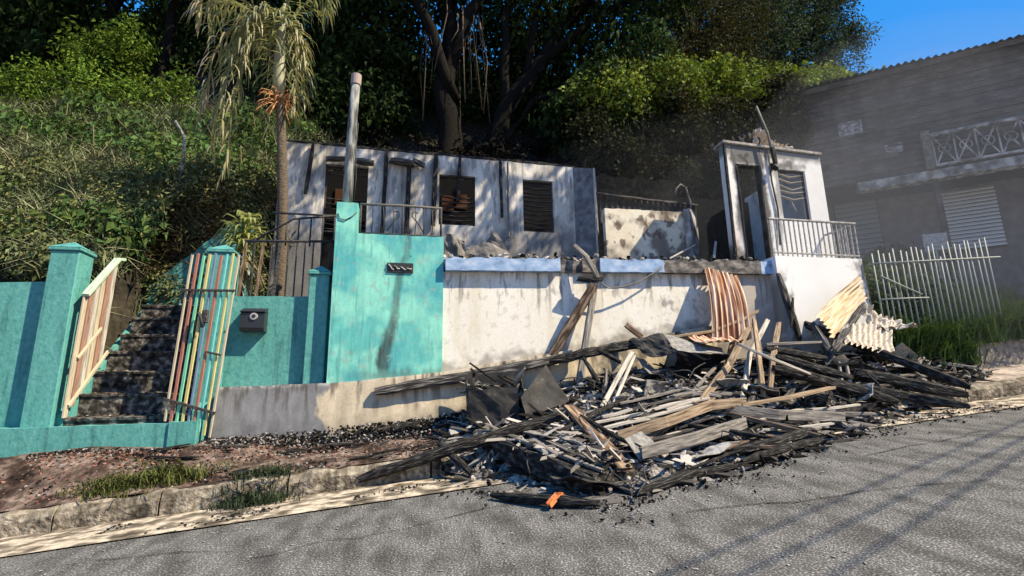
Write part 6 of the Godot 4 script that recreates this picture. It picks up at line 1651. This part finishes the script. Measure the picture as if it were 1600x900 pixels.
# ---------------------------------------------------------------- sticks, shards, coals, ash
func litter() -> void:
	var q := RandomNumberGenerator.new()
	q.seed = 5
	for k in 130:
		var x := q.randf_range(1.0, 9.6)
		var f := along(FRONT, x)
		var z := q.randf_range(0.35, f - 0.05)
		var a := 0.35 + 0.22 * q.randfn() if q.randf() < 0.6 else -0.5 + 0.25 * q.randfn() if q.randf() < 0.7 else q.randf() * TAU
		var l := q.randf_range(0.4, 1.9)
		var d := Vector3(cos(a), 0, sin(a)) * l * 0.5
		var p0 := Vector3(x, 0, z) - d
		var p1 := Vector3(x, 0, z) + d
		if p0.z < 0.15 or p1.z < 0.15: continue
		if maxf(p0.z - along(FRONT, p0.x), p1.z - along(FRONT, p1.x)) > 0.05: continue
		if p0.x < 2.7 and maxf(p0.z, p1.z) > 1.15: continue
		p0.y = heap_y(p0.x, p0.z) + q.randf_range(0.02, 0.1)
		p1.y = heap_y(p1.x, p1.z) + q.randf_range(0.02, 0.16)
		var m: String = ["char", "char", "ash", "greywood", "char", "char", "ash", "brownwood"][q.randi() % 8]
		var long_one := l > 0.85
		timber("burnt_stick", "%s %s %s" % ["long" if long_one else "short", {"char": "charred stick", "ash": "ash-grey burnt stick", "greywood": "weathered grey lath", "palewood": "bleached pale lath", "brownwood": "scorched brown lath"}[m], spot_words(p0.lerp(p1, 0.5))], [p0, p0.lerp(p1, 0.5) + Vector3(0, q.randf_range(-0.02, 0.03), 0), p1], q.randf_range(0.045, 0.13), q.randf_range(0.025, 0.07), m, "loose burnt sticks in the heap")
	for k in 34:
		var x := q.randf_range(-3.6, 1.4)
		var z := q.randf_range(0.45, 1.3)
		var a := q.randf_range(-0.4, 0.4)
		var l := q.randf_range(0.12, 0.4)
		var d := Vector3(cos(a), 0, sin(a)) * l
		var p0 := Vector3(x, walk_y(x, z) + 0.035, z)
		var p1 := p0 + d
		p1.y = walk_y(p1.x, p1.z) + 0.04
		timber("charred_splinter", "%s on the sidewalk %s, %s" % [["thick charred splinter", "thin charred splinter", "ash-grey splinter", "charred chip"][k % 4], "below the striped gate" if x < -2.5 else "below the mailbox" if x < -1.7 else "below the short pillar" if x < -1.0 else "below the tall turquoise wall" if x < 0.5 else "beside the burnt box", "near the wall" if z < 0.75 else "mid sidewalk" if z < 1.05 else "near the kerb"], [p0, p1], q.randf_range(0.03, 0.07), 0.03, ["char", "char", "ash", "char"][k % 4], "charred splinters on the sidewalk")
	# broken flat panels half buried in the ash
	for k in 26:
		var x := q.randf_range(1.6, 8.8)
		var z := q.randf_range(0.6, along(FRONT, x) - 0.3)
		var w := q.randf_range(0.16, 0.42)
		var h := q.randf_range(0.12, 0.3)
		var bs := Basis(Vector3.UP, q.randfn() * 0.6 + 0.3) * Basis(Vector3.RIGHT, q.randfn() * 0.45) * Basis(Vector3.BACK, q.randfn() * 0.25)
		var c := Vector3(x, heap_y(x, z) + 0.07, z)
		var cs := []
		for e in [[-w, -h], [w * q.randf_range(0.5, 1.0), -h], [w, h * q.randf_range(0.4, 1.0)], [-w * q.randf_range(0.6, 1.0), h]]: cs.append(bs * Vector3(e[0], 0, e[1]))
		var o := put("broken_panel", plate(cs, 0.07, 0.014, k * 1.3), M[["dull_zinc", "burnt_metal", "floor_char", "burnt_cloth", "dull_zinc", "sooty_white_metal"][k % 6]])
		o.position = c
		tag(o, "%s half buried %s" % [["dull zinc scrap", "burnt metal scrap", "charred board scrap", "burnt cloth scrap", "grey zinc offcut", "sooty white metal scrap"][k % 6], spot_words(c)], "panel", "broken panels in the heap")
	# flat shards and chunks: too many to count
	var shard := chunk(Vector3(0.085, 0.01, 0.055), 3)
	var lumpy := chunk(Vector3(0.034, 0.013, 0.022), 4)
	var strip := chunk(Vector3(0.26, 0.013, 0.026), 6)
	for kind in 3:
		var xf := []
		var cols := []
		for i in [2600, 2600, 1100][kind]:
			var x := q.randf_range(0.6, 10.2)
			var f := along(FRONT, x)
			var z := q.randf_range(0.1, f + 0.12)
			if along(HEAP, x) < 0.04: continue
			var pf := panel_y(x, z)
			if z > 1.3 and x < 0.9 + 0.5 * (z - 1.25) and x > 0.3 and q.randf() < 0.7: continue
			var y := heap_y(x, z) - 0.02 + 0.13 * nz.get_noise_2d(x * 330, z * 330) + 0.09 * nz.get_noise_2d(x * 900, z * 900)
			if pf > 0: y = pf
			elif z > f - 0.1: y = road_y(x, z) + 0.01 if z > 1.5 else heap_y(x, z)
			var b := spin(q, q.randf_range(0.5, 1.6) if kind != 0 else 0.5 + 1.9 * pow(q.randf(), 2.5), 0.6 if kind != 1 else PI)
			if kind == 2: b = (Basis(Vector3.UP, q.randfn() * 0.5 + 0.35) * Basis(Vector3.BACK, q.randfn() * 0.25)).scaled(Vector3.ONE * q.randf_range(0.5, 1.6))
			xf.append(Transform3D(b, Vector3(x, y, z)))
			var pale := sst(0.34, 0.62, fb(x * 0.9, z * 1.1, 1.2, 99) + 0.25 * q.randfn() + 0.12 * sst(1.2, 2.2, z) * sst(5.5, 2.5, x))
			if z > f - 0.3: pale *= 0.5
			var v := lerpf(0.014, [0.45, 0.40, 0.42][kind], pale * pow(q.randf(), 0.95))
			cols.append(Color(v, v * 0.94, v * 0.89))
		var o := scatter(["ash_shards", "rubble_lumps", "splintered_strips"][kind], [shard, lumpy, strip][kind], M.loose, xf, cols)
		tag(o, ["flat shards of ash and plaster strewn over the heap", "small lumps of char and rubble strewn over the heap", "thin splinters strewn over the heap"][kind], "debris")
	# coals and grit along the foot of the plinth and on the sidewalk
	var xf := []
	var cols := []
	for i in 6500:
		var x := q.randf_range(-4.6, 1.6)
		var near := absf(q.randfn()) * 0.28
		var z := 0.1 + near if i % 3 < 2 else q.randf_range(0.1, 1.35)
		if z > 1.4 or (x < -2.72 and z < 0.36): continue
		var bank := 0.22 * exp(-pow(z / 0.28, 2)) * sst(-2.8, -0.9, x)
		xf.append(Transform3D(spin(q, q.randf_range(0.4, 1.2) * (0.8 + 1.0 * sst(-1.6, 0.0, x) * sst(0.5, 0.1, z) * q.randf())), Vector3(x, walk_y(x, z) + bank * q.randf(), z)))
		var red := q.randf() < 0.2 + 0.3 * sst(-1.0, -2.6, x)
		var v := 0.012 * q.randf_range(0.6, 1.8) if q.randf() < 0.72 else q.randf_range(0.06, 0.32)
		cols.append(Color(0.2, 0.105, 0.08) * q.randf_range(0.4, 1.3) if red and z > 0.45 else Color(v, v * 0.95, v * 0.92))
	tag(scatter("sidewalk_debris", lumpy, M.loose, xf, cols), "coals, broken brick and grit along the foot of the plinth", "debris")
	# coals rolled into the gutter and onto the road
	xf = []; cols = []
	for i in 3600:
		var x := q.randf_range(-3.2, 8.8)
		var f := maxf(along(FRONT, x), 1.6 + 0.4 * fb(x, 1.0, 0.9, 85))
		var z := f + absf(q.randfn()) * (0.3 if x > 0.2 else 0.12)
		if x < 0.3 and fb(x, z, 1.6, 88) < 0.52: continue
		if x > 0.3 and fb(x, z, 1.3, 89) < 0.42: continue
		xf.append(Transform3D(spin(q, 0.14 + 0.75 * pow(q.randf(), 3.0)), Vector3(x, road_y(x, z) + 0.018, z)))
		var v := 0.012 * q.randf_range(0.6, 2.0) if q.randf() < 0.8 else 0.25
		cols.append(Color(v, v * 0.95, v * 0.92))
	tag(scatter("gutter_coals", lumpy, M.loose, xf, cols), "black coals scattered along the gutter and edge of the asphalt", "debris")
	# pale ash flakes blown over the asphalt
	xf = []; cols = []
	for i in 1500:
		var x := q.randf_range(-3.0, 9.0)
		var f := maxf(along(FRONT, x), 1.7)
		var z := f + absf(q.randfn()) * 1.1
		if z > 7.0 or fb(x, z, 0.8, 86) < 0.45: continue
		var s := 0.08 + 0.22 * pow(q.randf(), 2.5)
		xf.append(Transform3D(Basis(Vector3.UP, q.randf() * TAU).scaled(Vector3(s, 0.25, s)), Vector3(x, road_y(x, z) + 0.006, z)))
		var v := q.randf_range(0.16, 0.34)
		cols.append(Color(v, v * 0.97, v * 0.93))
	tag(scatter("ash_flakes", shard, M.loose, xf, cols), "pale ash flakes blown across the asphalt", "ash")
	# dry leaves and rubbish on the steps
	xf = []; cols = []
	for i in 700:
		var k := q.randi() % 7
		var x := q.randf_range(-4.5, -2.96)
		var z := -0.08 - 0.275 * k - q.randf() * 0.26
		if k == 6: z = -1.75 - q.randf() * 0.7
		var y: float = [1.45, 1.77, 2.10, 2.43, 2.73, 3.05, 3.33][k] + 0.012
		if q.randf() < 0.45 and k < 5: continue
		xf.append(Transform3D(spin(q, q.randf_range(0.25, 0.7), 0.4), Vector3(x, y, z)))
		var v := q.randf_range(0.02, 0.14)
		cols.append(Color(v * 1.3, v * 0.95, v * 0.7) if q.randf() < 0.92 else Color(0.6, 0.58, 0.55))
	tag(scatter("step_litter", shard, M.loose, xf, cols), "dead leaves and paper scraps on the front steps", "litter")
	# scraps on the porch floor and the ledge
	xf = []; cols = []
	for i in 1500:
		var x := q.randf_range(-0.6, 6.6)
		var z := -0.15 - absf(q.randfn()) * 0.35 if i % 2 == 0 else q.randf_range(-2.0, 0.0)
		if z < -2.0: continue
		xf.append(Transform3D(spin(q, q.randf_range(0.7, 2.4)), Vector3(x, 3.9 + 0.03 * (x - 0.6) + 0.13 * q.randf() * q.randf(), z)))
		var v := 0.015 * q.randf_range(0.6, 2.0) if q.randf() < 0.6 else q.randf_range(0.1, 0.45)
		cols.append(Color(v, v * 0.93, v * 0.86))
	tag(scatter("porch_debris", lumpy, M.loose, xf, cols), "ash and broken scraps along the edge of the porch floor", "debris")
